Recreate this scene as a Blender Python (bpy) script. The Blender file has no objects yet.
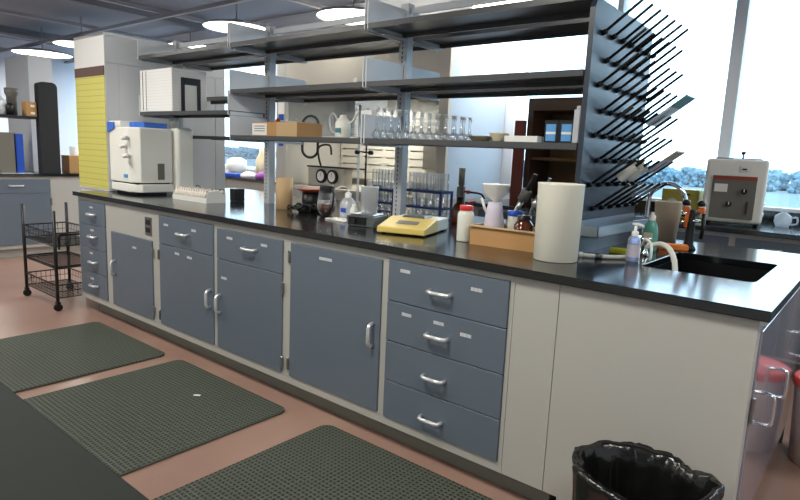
import bpy, bmesh, math, random
from mathutils import Vector, Matrix
random.seed(7)
PI = math.pi
SC = bpy.context.scene
COL = SC.collection

# ------------------------------------------------------------------ camera, world, lights, exposure
def setup_camera():
    yaw, pitch, roll, f = -.685, -.1614, .0439, 590.5
    cy, sy, cp, sp = math.cos(yaw), math.sin(yaw), math.cos(pitch), math.sin(pitch)
    fwd = Vector((sy*cp, cy*cp, sp)); right = Vector((cy, -sy, 0)); up = right.cross(fwd)
    cr, sr = math.cos(roll), math.sin(roll)
    r2 = cr*right + sr*up; u2 = -sr*right + cr*up
    cam = bpy.data.cameras.new('camera'); cam.sensor_width = 36; cam.lens = f/800*36
    cam.clip_start = .05; cam.clip_end = 2000
    o = bpy.data.objects.new('camera', cam); COL.objects.link(o)
    m = Matrix((r2, u2, -fwd)).transposed().to_4x4(); m.translation = Vector((.2349, -1.9105, 1.3019))
    o.matrix_world = m; SC.camera = o
setup_camera()
SC.view_settings.view_transform = 'Standard'; SC.view_settings.look = 'None'
SC.view_settings.gamma = 1; SC.view_settings.use_curve_mapping = False
SC.view_settings.exposure = 0.12
W = bpy.data.worlds.new('overcast_sky'); SC.world = W; W.use_nodes = True
bg = W.node_tree.nodes['Background']; bg.inputs[0].default_value = (.56, .80, 1, 1); bg.inputs[1].default_value = 5.6

def area(name, loc, size, power, col=(1, 1, 1), rot=(0, 0, 0), shape='RECTANGLE', portal=False):
    l = bpy.data.lights.new(name, 'AREA'); l.energy = power; l.color = col; l.shape = shape
    l.size = size[0]
    if shape == 'RECTANGLE': l.size_y = size[1]
    if portal: l.cycles.is_portal = True
    o = bpy.data.objects.new(name, l); o.location = loc; o.rotation_euler = rot; COL.objects.link(o)
    return o
# daylight portals at the window openings (guide the sky's own light)
area('window_portal', (.0, 3.30, 1.85), (5.4, 1.9), 1, rot=(-PI/2, 0, 0), portal=True)
area('window_portal', (-8.5, 3.30, 1.85), (7.0, 1.9), 1, rot=(-PI/2, 0, 0), portal=True)
PENDANT_W = 30; PENDANT_COL = (1, .97, .9)

# ------------------------------------------------------------------ materials
def srgb(r, g, b):
    f = lambda c: (c/255/12.92) if c/255 <= .04045 else ((c/255+.055)/1.055)**2.4
    return (f(r), f(g), f(b), 1)
def mat(name, rgb, rough=.5, metal=0, trans=0, noise=.0, nscale=30, spec=.5, ior=1.45, emit=None, bump=0, bscale=60, coat=0):
    m = bpy.data.materials.new(name); m.use_nodes = True; nt = m.node_tree; b = nt.nodes['Principled BSDF']
    c = srgb(*rgb)
    b.inputs['Base Color'].default_value = c; b.inputs['Roughness'].default_value = rough
    b.inputs['Metallic'].default_value = metal; b.inputs['Transmission Weight'].default_value = trans
    b.inputs['Specular IOR Level'].default_value = spec; b.inputs['IOR'].default_value = ior
    b.inputs['Coat Weight'].default_value = coat; b.inputs['Coat Roughness'].default_value = .08
    if emit: b.inputs['Emission Color'].default_value = c; b.inputs['Emission Strength'].default_value = emit
    tc = nt.nodes.new('ShaderNodeTexCoord')
    if noise:
        n = nt.nodes.new('ShaderNodeTexNoise'); n.inputs['Scale'].default_value = nscale; n.inputs['Detail'].default_value = 5
        nt.links.new(tc.outputs['Object'], n.inputs['Vector'])
        r = nt.nodes.new('ShaderNodeMapRange'); r.inputs[3].default_value = 1-noise; r.inputs[4].default_value = 1+noise
        nt.links.new(n.outputs['Fac'], r.inputs[0])
        v = nt.nodes.new('ShaderNodeVectorMath'); v.operation = 'MULTIPLY'; v.inputs[0].default_value = c[:3]
        nt.links.new(r.outputs[0], v.inputs[1]); nt.links.new(v.outputs[0], b.inputs['Base Color'])
    if bump:
        n = nt.nodes.new('ShaderNodeTexNoise'); n.inputs['Scale'].default_value = bscale; n.inputs['Detail'].default_value = 4
        nt.links.new(tc.outputs['Object'], n.inputs['Vector'])
        bp = nt.nodes.new('ShaderNodeBump'); bp.inputs['Strength'].default_value = bump; bp.inputs['Distance'].default_value = .01
        nt.links.new(n.outputs['Fac'], bp.inputs['Height']); nt.links.new(bp.outputs[0], b.inputs['Normal'])
    return m
def N(nt, t, **k):
    n = nt.nodes.new(t)
    for a, v in k.items(): setattr(n, a, v)
    return n
def glass_mat(name, tint=(1, 1, 1), refl=.08, haze=0., rough=0.):
    """thin clear glass or plastic: transparent + fresnel gloss + optional milky diffuse with painted-in bright edges"""
    m = bpy.data.materials.new(name); m.use_nodes = True; nt = m.node_tree; nt.nodes.clear()
    o = N(nt, 'ShaderNodeOutputMaterial'); t = N(nt, 'ShaderNodeBsdfTransparent'); t.inputs[0].default_value = (*tint, 1)
    g = N(nt, 'ShaderNodeBsdfGlossy'); g.inputs['Roughness'].default_value = rough
    lw = N(nt, 'ShaderNodeLayerWeight'); lw.inputs[0].default_value = .5 - refl
    mr = N(nt, 'ShaderNodeMapRange'); mr.inputs[3].default_value = refl; mr.inputs[4].default_value = .6
    mx = N(nt, 'ShaderNodeMixShader'); nt.links.new(lw.outputs['Fresnel'], mr.inputs[0]); nt.links.new(mr.outputs[0], mx.inputs[0])
    last = t.outputs[0]
    if haze:
        d = N(nt, 'ShaderNodeBsdfDiffuse'); d.inputs[0].default_value = (.93, .95, .96, 1)
        tl = N(nt, 'ShaderNodeBsdfTranslucent'); tl.inputs[0].default_value = (.9, .94, .97, 1)
        ad = N(nt, 'ShaderNodeMixShader'); ad.inputs[0].default_value = .5
        nt.links.new(d.outputs[0], ad.inputs[1]); nt.links.new(tl.outputs[0], ad.inputs[2])
        hm = N(nt, 'ShaderNodeMixShader')
        fw = N(nt, 'ShaderNodeLayerWeight'); fw.inputs[0].default_value = .5
        pw = N(nt, 'ShaderNodeMath', operation='POWER'); pw.inputs[1].default_value = 2.2; nt.links.new(fw.outputs['Facing'], pw.inputs[0])
        hr = N(nt, 'ShaderNodeMapRange'); hr.inputs[3].default_value = haze; hr.inputs[4].default_value = min(1, haze+.6); nt.links.new(pw.outputs[0], hr.inputs[0]); nt.links.new(hr.outputs[0], hm.inputs[0])  # whitens the rims: bright glass outlines painted in as diffuse
        nt.links.new(t.outputs[0], hm.inputs[1]); nt.links.new(ad.outputs[0], hm.inputs[2]); last = hm.outputs[0]
    nt.links.new(last, mx.inputs[1]); nt.links.new(g.outputs[0], mx.inputs[2]); nt.links.new(mx.outputs[0], o.inputs[0])
    return m
def line_mat(name, base, line, period, frac, axis=2, rough=.6, jitter=0):
    """ruled material: thin lines every `period` metres along an axis"""
    m = mat(name, base, rough); nt = m.node_tree; b = nt.nodes['Principled BSDF']
    tc = N(nt, 'ShaderNodeTexCoord'); s = N(nt, 'ShaderNodeSeparateXYZ'); nt.links.new(tc.outputs['Object'], s.inputs[0])
    md = N(nt, 'ShaderNodeMath', operation='FRACT'); dv = N(nt, 'ShaderNodeMath', operation='DIVIDE'); dv.inputs[1].default_value = period
    nt.links.new(s.outputs[axis], dv.inputs[0]); nt.links.new(dv.outputs[0], md.inputs[0])
    lt = N(nt, 'ShaderNodeMath', operation='LESS_THAN'); lt.inputs[1].default_value = frac; nt.links.new(md.outputs[0], lt.inputs[0])
    mx = N(nt, 'ShaderNodeMix', data_type='RGBA'); mx.inputs[6].default_value = srgb(*base); mx.inputs[7].default_value = srgb(*line)
    nt.links.new(lt.outputs[0], mx.inputs[0]); nt.links.new(mx.outputs[2], b.inputs['Base Color'])
    return m
def floor_mat():
    m = mat('terracotta_floor', (176, 118, 98), .28, bump=.04, bscale=14); nt = m.node_tree; b = nt.nodes['Principled BSDF']
    tc = N(nt, 'ShaderNodeTexCoord')
    n1 = N(nt, 'ShaderNodeTexNoise'); n1.inputs['Scale'].default_value = 1.4; n1.inputs['Detail'].default_value = 6
    n2 = N(nt, 'ShaderNodeTexNoise'); n2.inputs['Scale'].default_value = 140; n2.inputs['Detail'].default_value = 3
    for n in (n1, n2): nt.links.new(tc.outputs['Object'], n.inputs['Vector'])
    a = N(nt, 'ShaderNodeMath', operation='MULTIPLY_ADD'); a.inputs[1].default_value = .35; nt.links.new(n2.outputs['Fac'], a.inputs[0]); nt.links.new(n1.outputs['Fac'], a.inputs[2])
    cr = N(nt, 'ShaderNodeValToRGB'); cr.color_ramp.elements[0].position = .42; cr.color_ramp.elements[0].color = srgb(138, 108, 96)
    cr.color_ramp.elements[1].position = .95; cr.color_ramp.elements[1].color = srgb(166, 136, 122)
    nt.links.new(a.outputs[0], cr.inputs[0]); nt.links.new(cr.outputs[0], b.inputs['Base Color'])
    return m
def mat_mat():
    m = mat('rubber_mat', (74, 78, 68), .62); nt = m.node_tree; b = nt.nodes['Principled BSDF']
    tc = N(nt, 'ShaderNodeTexCoord'); s = N(nt, 'ShaderNodeSeparateXYZ'); nt.links.new(tc.outputs['Object'], s.inputs[0])
    outs = []
    for ax, per in ((0, .021), (1, .021)):
        a = N(nt, 'ShaderNodeMath', operation='MULTIPLY'); a.inputs[1].default_value = 2*PI/per; nt.links.new(s.outputs[ax], a.inputs[0])
        c = N(nt, 'ShaderNodeMath', operation='SINE'); nt.links.new(a.outputs[0], c.inputs[0]); outs.append(c)
    mu = N(nt, 'ShaderNodeMath', operation='MAXIMUM'); nt.links.new(outs[0].outputs[0], mu.inputs[0]); nt.links.new(outs[1].outputs[0], mu.inputs[1])
    cr = N(nt, 'ShaderNodeValToRGB'); cr.color_ramp.elements[0].position = .0; cr.color_ramp.elements[0].color = srgb(32, 36, 30)
    cr.color_ramp.elements[1].position = .75; cr.color_ramp.elements[1].color = srgb(82, 88, 77)
    nt.links.new(mu.outputs[0], cr.inputs[0]); nt.links.new(cr.outputs[0], b.inputs['Base Color'])
    bp = N(nt, 'ShaderNodeBump'); bp.inputs['Strength'].default_value = .6; bp.inputs['Distance'].default_value = .004
    nt.links.new(mu.outputs[0], bp.inputs['Height']); nt.links.new(bp.outputs[0], b.inputs['Normal'])
    return m
M = {}
M['floor'] = floor_mat(); M['mat'] = mat_mat()
M['blue'] = mat('blue_grey_enamel', (98, 109, 121), .38, noise=.03, nscale=8)
M['frame'] = mat('light_grey_enamel', (178, 177, 171), .42, noise=.02, nscale=6)
M['plinth'] = mat('grey_plinth', (122, 124, 116), .5)
M['darkgap'] = mat('dark_gap', (30, 32, 36), .7)
M['black_top'] = mat('black_epoxy_resin', (13, 14, 16), .14, noise=.15, nscale=90, spec=.9, ior=1.6)
M['near_top'] = mat('worn_black_epoxy_resin', (24, 30, 26), .7, noise=.12, nscale=5, spec=.2)
M['sink'] = mat('black_sink_resin', (12, 12, 14), .35)
M['shelf'] = mat('dark_grey_shelf', (78, 79, 80), .3, noise=.04, nscale=10)
M['upright'] = mat('grey_steel_upright', (186, 190, 194), .38, metal=.1)
M['divider'] = mat('pale_grey_divider', (222, 226, 230), .4)
M['alu'] = mat('brushed_aluminium', (226, 228, 230), .3, metal=.6)
M['chrome'] = mat('chrome', (225, 228, 230), .08, metal=1)
M['column'] = mat('pale_grey_laminate', (208, 211, 215), .45)
M['column_white'] = mat('white_laminate', (225, 225, 222), .45)
M['wall'] = mat('pale_wall_paint', (206, 212, 222), .7, bump=.05, bscale=80)
M['ceiling'] = mat('grey_ceiling_paint', (128, 130, 138), .85, noise=.06, nscale=1)
M['strut'] = mat('grey_strut', (150, 152, 160), .5)
M['winframe'] = mat('white_window_frame', (226, 230, 236), .4)
M['hoodcream'] = mat('cream_hood_panel', (196, 190, 178), .45)
M['hoodlit'] = mat('window_lit_hood_side', (176, 192, 208), .45)  # cool window light put into the side panel's colour
M['hoodin'] = mat('hood_lining', (176, 172, 160), .6)
M['white'] = mat('white_plastic', (232, 232, 226), .4)
M['cream'] = mat('cream_plastic', (238, 237, 228), .4)
M['bluep'] = mat('bright_blue_plastic', (60, 112, 205), .4)
M['navy'] = mat('navy_blue_wire', (28, 52, 110), .4)
M['black'] = mat('black_plastic', (22, 22, 24), .38)
M['blackmatte'] = mat('matte_black', (26, 27, 28), .6)
M['rubber'] = mat('black_rubber', (18, 18, 18), .6)
M['yellow'] = mat('yellow_plastic', (216, 192, 104), .42)
M['yellowd'] = mat('dull_yellow', (204, 184, 84), .5)
M['cardboard'] = mat('cardboard', (186, 142, 92), .8, noise=.05, nscale=12)
M['cardedge'] = mat('cardboard_edge', (206, 178, 136), .8)
M['tan'] = mat('tan_card', (196, 166, 124), .7, noise=.04, nscale=14)
M['tanp'] = mat('tan_plastic', (196, 178, 154), .45)
M['red'] = mat('red_plastic', (206, 44, 42), .35)
M['redlid'] = mat('coral_red_lid', (224, 72, 60), .35)
M['orange'] = mat('orange_plastic', (232, 112, 36), .45)
M['sponge'] = mat('orange_sponge', (236, 136, 62), .9, bump=.4, bscale=120)
M['spongey'] = mat('yellow_green_sponge', (196, 196, 50), .9, bump=.4, bscale=120)
M['milky'] = mat('milky_plastic', (226, 226, 214), .35, trans=.0)
M['tubw'] = mat('translucent_white_tub', (232, 230, 214), .4)
M['amber'] = mat('amber_glass', (92, 40, 14), .08, coat=.6)
M['glass'] = glass_mat('clear_lab_glass', (.99, .995, .995), .05, haze=.05)
M['glassm'] = glass_mat('frosted_plastic', (.93, .95, .97), .04, haze=.55, rough=.2)
M['window'] = glass_mat('window_glass', (.96, .98, .99), .04)
M['plasticclear'] = mat('green_tinted_plastic', (96, 168, 150), .2)
M['bluesoap'] = glass_mat('lavender_tinted_plastic', (.55, .62, .85), .08, haze=.35)
M['wood'] = mat('dark_brown_wood', (70, 48, 34), .5, noise=.2, nscale=9)
M['woodin'] = mat('brown_wood', (112, 84, 50), .6, noise=.2, nscale=7)
M['redwood'] = mat('red_brown_wood', (128, 58, 42), .45, noise=.1, nscale=8)
M['steel'] = mat('stainless_steel', (150, 152, 150), .28, metal=.9)
M['darkpanel'] = mat('dark_grey_panel', (112, 109, 100), .4)
M['pegpanel'] = mat('dark_blue_grey_panel', (40, 50, 62), .36, spec=.6)
M['bag'] = mat('black_bin_liner', (16, 16, 16), .22, bump=.5, bscale=16, spec=.8)
M['bucket'] = mat('off_white_bucket', (224, 206, 200), .4)
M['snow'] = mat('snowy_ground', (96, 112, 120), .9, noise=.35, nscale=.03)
M['tree'] = mat('tree_painted_haze', (148, 172, 182), .9, noise=.3, nscale=.5)  # distance haze is painted into the foliage colour
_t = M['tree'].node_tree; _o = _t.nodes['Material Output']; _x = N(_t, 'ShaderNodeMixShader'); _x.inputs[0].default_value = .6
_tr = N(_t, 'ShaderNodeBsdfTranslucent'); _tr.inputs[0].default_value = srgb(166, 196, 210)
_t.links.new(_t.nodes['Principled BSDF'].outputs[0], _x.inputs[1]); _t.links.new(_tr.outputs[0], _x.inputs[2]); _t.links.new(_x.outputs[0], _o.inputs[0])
M['treebase'] = mat('tree_trunk', (96, 96, 92), .9)
M['chart'] = line_mat('yellow_ruled_paper', (204, 198, 104), (160, 152, 72), .046, .07)
M['band'] = mat('brown_header_band', (92, 68, 58), .6)
M['paper'] = mat('white_paper', (236, 234, 228), .8)
M['sticker'] = line_mat('printed_white_sticker', (226, 228, 230), (120, 124, 132), .006, .4, axis=0)
M['ribbed'] = line_mat('ribbed_white_casing', (244, 243, 240), (230, 228, 225), .022, .12, axis=2)
M['packets'] = line_mat('white_paper_packets', (240, 232, 220), (180, 160, 146), .03, .25, axis=0)
M['baffle'] = mat('hood_baffle', (212, 208, 196), .5)
M['purple'] = mat('purple_plastic', (136, 64, 150), .5)
M['bluefolder'] = mat('blue_folder', (28, 74, 176), .45)
M['lilac'] = mat('lilac_plastic', (206, 200, 212), .5)
M['redbrown'] = mat('red_brown_enamel', (150, 66, 44), .35)
M['trayalu'] = mat('stainless_tray', (176, 184, 194), .3, metal=.8)
M['ceram'] = mat('cream_ceramic', (216, 204, 172), .3)
M['bluebox'] = mat('pale_blue_box', (92, 158, 214), .45)
M['screen'] = mat('dark_screen', (20, 22, 28), .15)
M['teal'] = mat('teal_glass_mark', (70, 130, 138), .3)
M['brushg'] = mat('grey_bristle', (90, 88, 84), .9)
M['lens'] = mat('lit_diffuser', (255, 250, 240), .5, emit=7)
M['liner'] = mat('light_reflector', (170, 172, 180), .6)

# ------------------------------------------------------------------ mesh helpers
class MB:
    """collects shapes in world coordinates, minus the root's location when a root is given"""
    def __init__(s, root=None, local=False):
        s.bm = bmesh.new(); s.root = root
        s.off = Vector(root.location) if (root is not None and not local) else Vector((0, 0, 0))
    def _p(s, v): return Vector(v) - s.off
    def box(s, x0, x1, y0, y1, z0, z1, bev=0, seg=2, smooth=False):
        r = bmesh.ops.create_cube(s.bm, size=1); c = s._p(((x0+x1)/2, (y0+y1)/2, (z0+z1)/2))
        for v in r['verts']: v.co = Vector((v.co.x*abs(x1-x0), v.co.y*abs(y1-y0), v.co.z*abs(z1-z0))) + c
        if bev:
            es = list({e for v in r['verts'] for e in v.link_edges})
            bmesh.ops.bevel(s.bm, geom=es, offset=bev, segments=seg, affect='EDGES', profile=.5)
        return s
    def prism(s, pts, h0, h1, axis='z'):
        """extrude a polygon; pts are (a, b) in the other two axes in order xyz"""
        def mk(a, b, h):
            return s._p({'z': (a, b, h), 'y': (a, h, b), 'x': (h, a, b)}[axis])
        lo = [s.bm.verts.new(mk(a, b, h0)) for a, b in pts]; hi = [s.bm.verts.new(mk(a, b, h1)) for a, b in pts]
        n = len(pts); fs = [s.bm.faces.new(lo[::-1]), s.bm.faces.new(hi)]
        for i in range(n): fs.append(s.bm.faces.new((lo[i], lo[(i+1) % n], hi[(i+1) % n], hi[i])))
        bmesh.ops.recalc_face_normals(s.bm, faces=fs)
        return s
    def lathe(s, prof, c=(0, 0, 0), n=24, close=False, sx=1, sy=1):
        c = s._p(c); rings = []
        for r, z in prof:
            if r < 1e-5: rings.append([s.bm.verts.new(c+Vector((0, 0, z)))])
            else: rings.append([s.bm.verts.new(c+Vector((r*sx*math.cos(2*PI*i/n), r*sy*math.sin(2*PI*i/n), z))) for i in range(n)])
        fs = []
        for a, b in zip(rings, rings[1:]):
            for i in range(n):
                j = (i+1) % n
                if len(a) == 1 and len(b) == 1: continue
                if len(a) == 1: f = (a[0], b[j], b[i])
                elif len(b) == 1: f = (a[i], a[j], b[0])
                else: f = (a[i], a[j], b[j], b[i])
                fs.append(s.bm.faces.new(f))
        for f in fs: f.smooth = True
        bmesh.ops.recalc_face_normals(s.bm, faces=fs)
        return s
    def tube(s, pts, r, n=10, cap=True, smooth=None):
        pts = [s._p(p) for p in pts]
        if smooth:
            q = []; P = [pts[0]] + pts + [pts[-1]]
            for i in range(1, len(P)-2):
                for k in range(smooth):
                    t = k/smooth; a, b, c, d = P[i-1], P[i], P[i+1], P[i+2]
                    q.append(.5*((2*b) + (c-a)*t + (2*a-5*b+4*c-d)*t*t + (3*b-a-3*c+d)*t**3))
            q.append(pts[-1]); pts = q
        rings = []; up = None
        for i, p in enumerate(pts):
            d = (pts[min(i+1, len(pts)-1)] - pts[max(i-1, 0)])
            if d.length < 1e-9: d = Vector((0, 0, 1))
            d.normalize()
            if up is None: up = Vector((0, 0, 1)) if abs(d.z) < .9 else Vector((1, 0, 0))
            a = d.cross(up)
            if a.length < 1e-6: a = d.cross(Vector((0, 1, 0)))
            a.normalize(); b = a.cross(d); b.normalize(); up = b
            rr = r[i] if isinstance(r, (list, tuple)) and not smooth else (r if not isinstance(r, (list, tuple)) else r[0])
            rings.append([s.bm.verts.new(p + rr*(a*math.cos(2*PI*k/n) + b*math.sin(2*PI*k/n))) for k in range(n)])
        fs = []
        for A, B in zip(rings, rings[1:]):
            for k in range(n): fs.append(s.bm.faces.new((A[k], A[(k+1) % n], B[(k+1) % n], B[k])))
        for f in fs: f.smooth = True
        if cap: fs += [s.bm.faces.new(rings[0][::-1]), s.bm.faces.new(rings[-1])]
        bmesh.ops.recalc_face_normals(s.bm, faces=fs)
        return s
    def build(s, name, m, parent='root'):
        me = bpy.data.meshes.new(name); s.bm.to_mesh(me); s.bm.free()
        me.materials.append(M[m] if isinstance(m, str) else m)
        o = bpy.data.objects.new(name, me); COL.objects.link(o)
        p = s.root if isinstance(parent, str) else parent
        if p is not None: o.parent = p
        return o
def thing(name, label, cat, loc=(0, 0, 0), rz=0, group=None):
    o = bpy.data.objects.new(name, None); COL.objects.link(o); o.empty_display_size = .05
    o.location = loc; o.rotation_euler = (0, 0, rz); o['label'] = label; o['category'] = cat
    if group: o['group'] = group
    return o
def tag(o, label, cat, group=None, kind=None):
    o['label'] = label; o['category'] = cat
    if group: o['group'] = group
    if kind: o['kind'] = kind
    return o
def struct(mb, name, m):
    o = mb.build(name, m, None); o['kind'] = 'structure'; return o
def copy_tree(o, parent=None):
    c = o.copy(); COL.objects.link(c); c.parent = parent
    for ch in list(o.children): copy_tree(ch, c)
    return c
def single(name, label, cat, m, fn, loc, rz=0, group=None):
    """one-mesh thing; fn(mb) authors it in local coordinates"""
    mb = MB(local=True); fn(mb); o = mb.build(name, m, None); o.location = loc; o.rotation_euler = (0, 0, rz)
    return tag(o, label, cat, group)

# ------------------------------------------------------------------ room shell
XL, XR, YB, YF, ZC = -12.0, 2.6, 3.30, -5.2, 3.0
struct(MB().box(XL, XR, YF, YB, -.1, 0), 'floor', 'floor')
struct(MB().box(XL, XR, YF, YB, ZC, ZC+.1), 'ceiling', 'ceiling')
struct(MB().box(XL-.1, XL, YF, YB, 0, ZC), 'wall_left', 'wall')
struct(MB().box(XR, XR+.1, YF, YB, 0, ZC), 'wall_right', 'wall')
struct(MB().box(XL, XR, YF-.1, YF, 0, ZC), 'wall_front', 'wall')
b = MB()
b.box(XL, XR, YB, YB+.2, 0, .98); b.box(XL, XR, YB, YB+.2, 2.75, ZC)
b.box(-5.1, -2.66, YB, YB+.2, .98, 2.75)           # pier behind the hood
struct(b, 'wall_back', 'wall')
struct(MB().box(XL, XL+.015, YF, YB, 0, .1), 'baseboard_left', 'plinth')
def window(n, x0, x1, mull):
    root = bpy.data.objects.new('window_%d' % n, None); COL.objects.link(root); root['kind'] = 'structure'
    root.location = (x0, YB, .98)
    b = MB(root); z0, z1 = .98, 2.75
    b.box(x0, x1, YB-.01, YB+.12, z0, z0+.045); b.box(x0, x1, YB-.01, YB+.12, z1-.05, z1)
    b.box(x0, x0+.05, YB-.01, YB+.12, z0, z1); b.box(x1-.05, x1, YB-.01, YB+.12, z0, z1)
    for m, w in mull: b.box(m-w/2, m+w/2, YB-.02, YB+.13, z0+.045, z1-.05)
    f = b.build('window_frame', 'winframe'); f['kind'] = 'structure'
    g = MB(root).box(x0+.05, x1-.05, YB+.05, YB+.056, z0+.04, z1-.05).build('window_pane', 'window'); g['kind'] = 'structure'
window(1, -2.66, XR, ((-.80, .085), (-1.72, .05), (.55, .085)))
window(2, XL+.4, -5.1, ((-6.3, .06), (-8.2, .06), (-10.2, .06)))
b = MB()
for x in (-11.6, -9.9, -8.1, -6.35, -4.55, -2.6, -.6): b.box(x-.02, x+.02, YF, YB, 2.74, 2.78)
struct(b, 'trim_1', 'strut')
b = MB()
for y in (-4.2, -2.5, -.5, 1.75, 2.9): b.box(XL, XR, y-.02, y+.02, 2.70, 2.74)
struct(b, 'trim_2', 'strut')
b = MB()
for x in (-10.8, -7.3, -3.4, .4): b.box(x-.07, x+.07, YF, YB, 2.86, ZC)
struct(b, 'trim_3', 'ceiling')

# pendant lights
def pendant(x, y, label, r=.36, group=None, watts=PENDANT_W):
    t = thing('pendant_light', label, 'light', (x, y, 2.60), group=group)
    MB(t).lathe([(r, 2.60), (r*1.0, 2.625), (r*.7, 2.65), (r*.35, 2.665), (.04, 2.67), (0, 2.67)], (x, y, 0), 32).build('lamp_shade', 'liner')
    MB(t).lathe([(0, 2.598), (r*.6, 2.60), (r*.97, 2.606)], (x, y, 0), 32).build('diffuser', 'lens')
    MB(t).tube([(x, y, 2.67), (x, y, 3.0)], .008, 6).build('stem', 'strut')
    l = area('pendant_glow', (0, 0, -.012), (r*1.8, 0), watts, PENDANT_COL, shape='DISK'); l.parent = t
    return t
for x, y, lb, r in ((-10.3, 1.9, 'wide shallow round ceiling light beyond the yellow chart column, fully in view', .42),
                 (-5.62, 2.2, 'round ceiling light above the top shelf, just right of the white casing', .36),
                 (-4.05, 2.45, 'large bright round ceiling light partly hidden by the tall shelf divider', .36),
                 (-2.5, 2.95, 'round ceiling light at the top edge of the picture above the long top shelf', .42),
                 (-7.3, 2.65, 'small round ceiling light just showing above the left end of the top shelf', .3),
                 (-8.75, 1.85, 'round ceiling light peeking out beside the top corner of the white column', .36),
                 (-10.5, .85, 'round ceiling light cut off by the left edge of the picture', .36)):
    pendant(x, y, lb, r)
for x, y in ((-6.6, -1.3), (-4.1, -1.15), (-1.5, -1.15), (1.1, -1.3), (1.35, 1.7), (-5.4, -3.6), (-1.5, -3.6)):  # unseen pendants, added to brighten the fronts from outside the view
    pendant(x, y, 'added unseen fill light shaped as a round pendant, over the aisles beside the island', group='added fill lights over the aisles out of the picture', watts=14 if y > 0 else PENDANT_W)

# ------------------------------------------------------------------ outside
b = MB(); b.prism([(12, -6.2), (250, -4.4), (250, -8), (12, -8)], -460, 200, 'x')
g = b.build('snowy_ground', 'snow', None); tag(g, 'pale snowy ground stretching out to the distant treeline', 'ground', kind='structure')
def tree_mesh(seed):
    from mathutils import noise
    rnd = random.Random(seed); b = MB(local=True)
    for k in range(90):
        r = bmesh.ops.create_icosphere(b.bm, subdivisions=2, radius=1)
        h = rnd.uniform(.5, 5.2)
        c = Vector((rnd.uniform(-2.9, 2.9)*(1-.06*h), rnd.uniform(-2.0, 2.0), h)); q = rnd.uniform(.4, .8)
        for v in r['verts']:
            n = noise.noise(v.co*2.6 + Vector((k*7, seed*3, 0)))
            v.co = c + v.co*q*(1+.5*n)
        for f in {f for v in r['verts'] for f in v.link_faces}: f.smooth = True
    return b
protos = []
for i in range(4):
    tr = thing('distant_tree', 'tree in the long treeline beyond the windows, haze painted into its blue-green colour', 'tree', (0, 0, 0), group='trees of the distant treeline')
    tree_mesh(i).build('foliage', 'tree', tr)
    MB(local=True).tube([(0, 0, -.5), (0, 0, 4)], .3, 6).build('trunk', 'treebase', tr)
    protos.append(tr)
k = 0
for row in range(3):
    for i in range(60):
        x = -405 + i*8.4 + row*2.8; y = 196 + row*14 + random.uniform(-.8, .8)
        o = protos[k] if k < 4 else copy_tree(protos[k % 4]); k += 1
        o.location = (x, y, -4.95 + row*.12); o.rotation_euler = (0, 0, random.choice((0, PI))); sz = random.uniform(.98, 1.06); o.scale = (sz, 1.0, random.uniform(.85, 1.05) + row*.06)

# ------------------------------------------------------------------ cabinet helpers (front faces -y, plane y=0)
Z0, ZT = .10, .883
def handle_h(root, x, z, parent, y=0., w=.105, name='handle'):
    b = MB(root)
    b.tube([(x-w/2, y, z), (x-w/2+.006, y-.026, z), (x-w/2+.02, y-.032, z), (x+w/2-.02, y-.032, z), (x+w/2-.006, y-.026, z), (x+w/2, y, z)], .009, 8)
    return b.build(name, 'alu', parent)
def handle_v(root, x, z, parent, y=0., h=.105, name='handle'):
    b = MB(root)
    b.tube([(x, y, z-h/2), (x, y-.026, z-h/2+.006), (x, y-.032, z-h/2+.02), (x, y-.032, z+h/2-.02), (x, y-.026, z+h/2-.006), (x, y, z+h/2)], .009, 8)
    return b.build(name, 'alu', parent)
def panel(root, x0, x1, z0, z1, name, m='blue', g=.002, y=0.):
    return MB(root).box(x0+g, x1-g, y-.008, y+.012, z0+g, z1-g, .0015, 1).build(name, m)
def sticker(root, x, z, parent, w=.05, h=.014):
    return MB(root).box(x-w/2, x+w/2, -.0092, -.0078, z-h/2, z+h/2).build('label_sticker', 'sticker', parent)
def hinge(root, x, z, parent, y=-.009, h=.065):
    return MB(root).box(x-.0075, x+.0075, y-.004, y+.004, z-h/2, z+h/2, .002, 1).build('hinge', 'steel', parent)
def carcass(root, x0, x1, openings, y1=.70):
    """face frame with real openings + body behind"""
    b = MB(root)
    b.box(x0, x1, .012, y1, Z0, ZT)                     # body
    # face frame strips around the openings
    xs = sorted(openings)
    ox0 = min(o[0] for o in xs); ox1 = max(o[1] for o in xs); oz0 = min(o[2] for o in xs); oz1 = max(o[3] for o in xs)
    b.box(x0, ox0, 0, .0119, Z0, ZT); b.box(ox1, x1, 0, .0119, Z0, ZT)
    b.box(ox0, ox1, 0, .0119, Z0, oz0); b.box(ox0, ox1, 0, .0119, oz1, ZT)
    f = b.build('cabinet_body', 'frame')
    MB(root).box(x0+.0 if x0 > -4.4 else x0+.12, x1, .075, y1-.02, 0, Z0-.001).build('plinth', 'plinth')
    return f
CAB = 'light grey framed cabinets of the island'
XA, XB, XC, XD, XE, XF, XG = -4.51, -4.015, -3.355, -2.682, -2.056, -1.396, -.775
def drawer(root, x0, x1, z0, z1, hx, hz, stickers=()):
    d = panel(root, x0, x1, z0, z1, 'drawer')
    handle_h(root, hx, hz, d, -.008)
    for sx, sz in stickers: sticker(root, sx, sz, d)
    return d
# A: four small drawers, far left
t = thing('drawer_cabinet', 'narrow cabinet with four small drawers at the far left end of the island', 'cabinet', (-4.26, 0, 0))
carcass(t, XA, XB, [(-4.49, -4.055, .145, .857)])
for z0, z1, hz, s in ((.68, .857, .765, (-4.27, .815)), (.505, .68, .60, (-4.27, .645)), (.325, .505, .41, (-4.30, .47)), (.145, .325, .232, (-4.30, .275))):
    drawer(t, -4.49, -4.055, z0, z1, -4.245, hz, [s])
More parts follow.
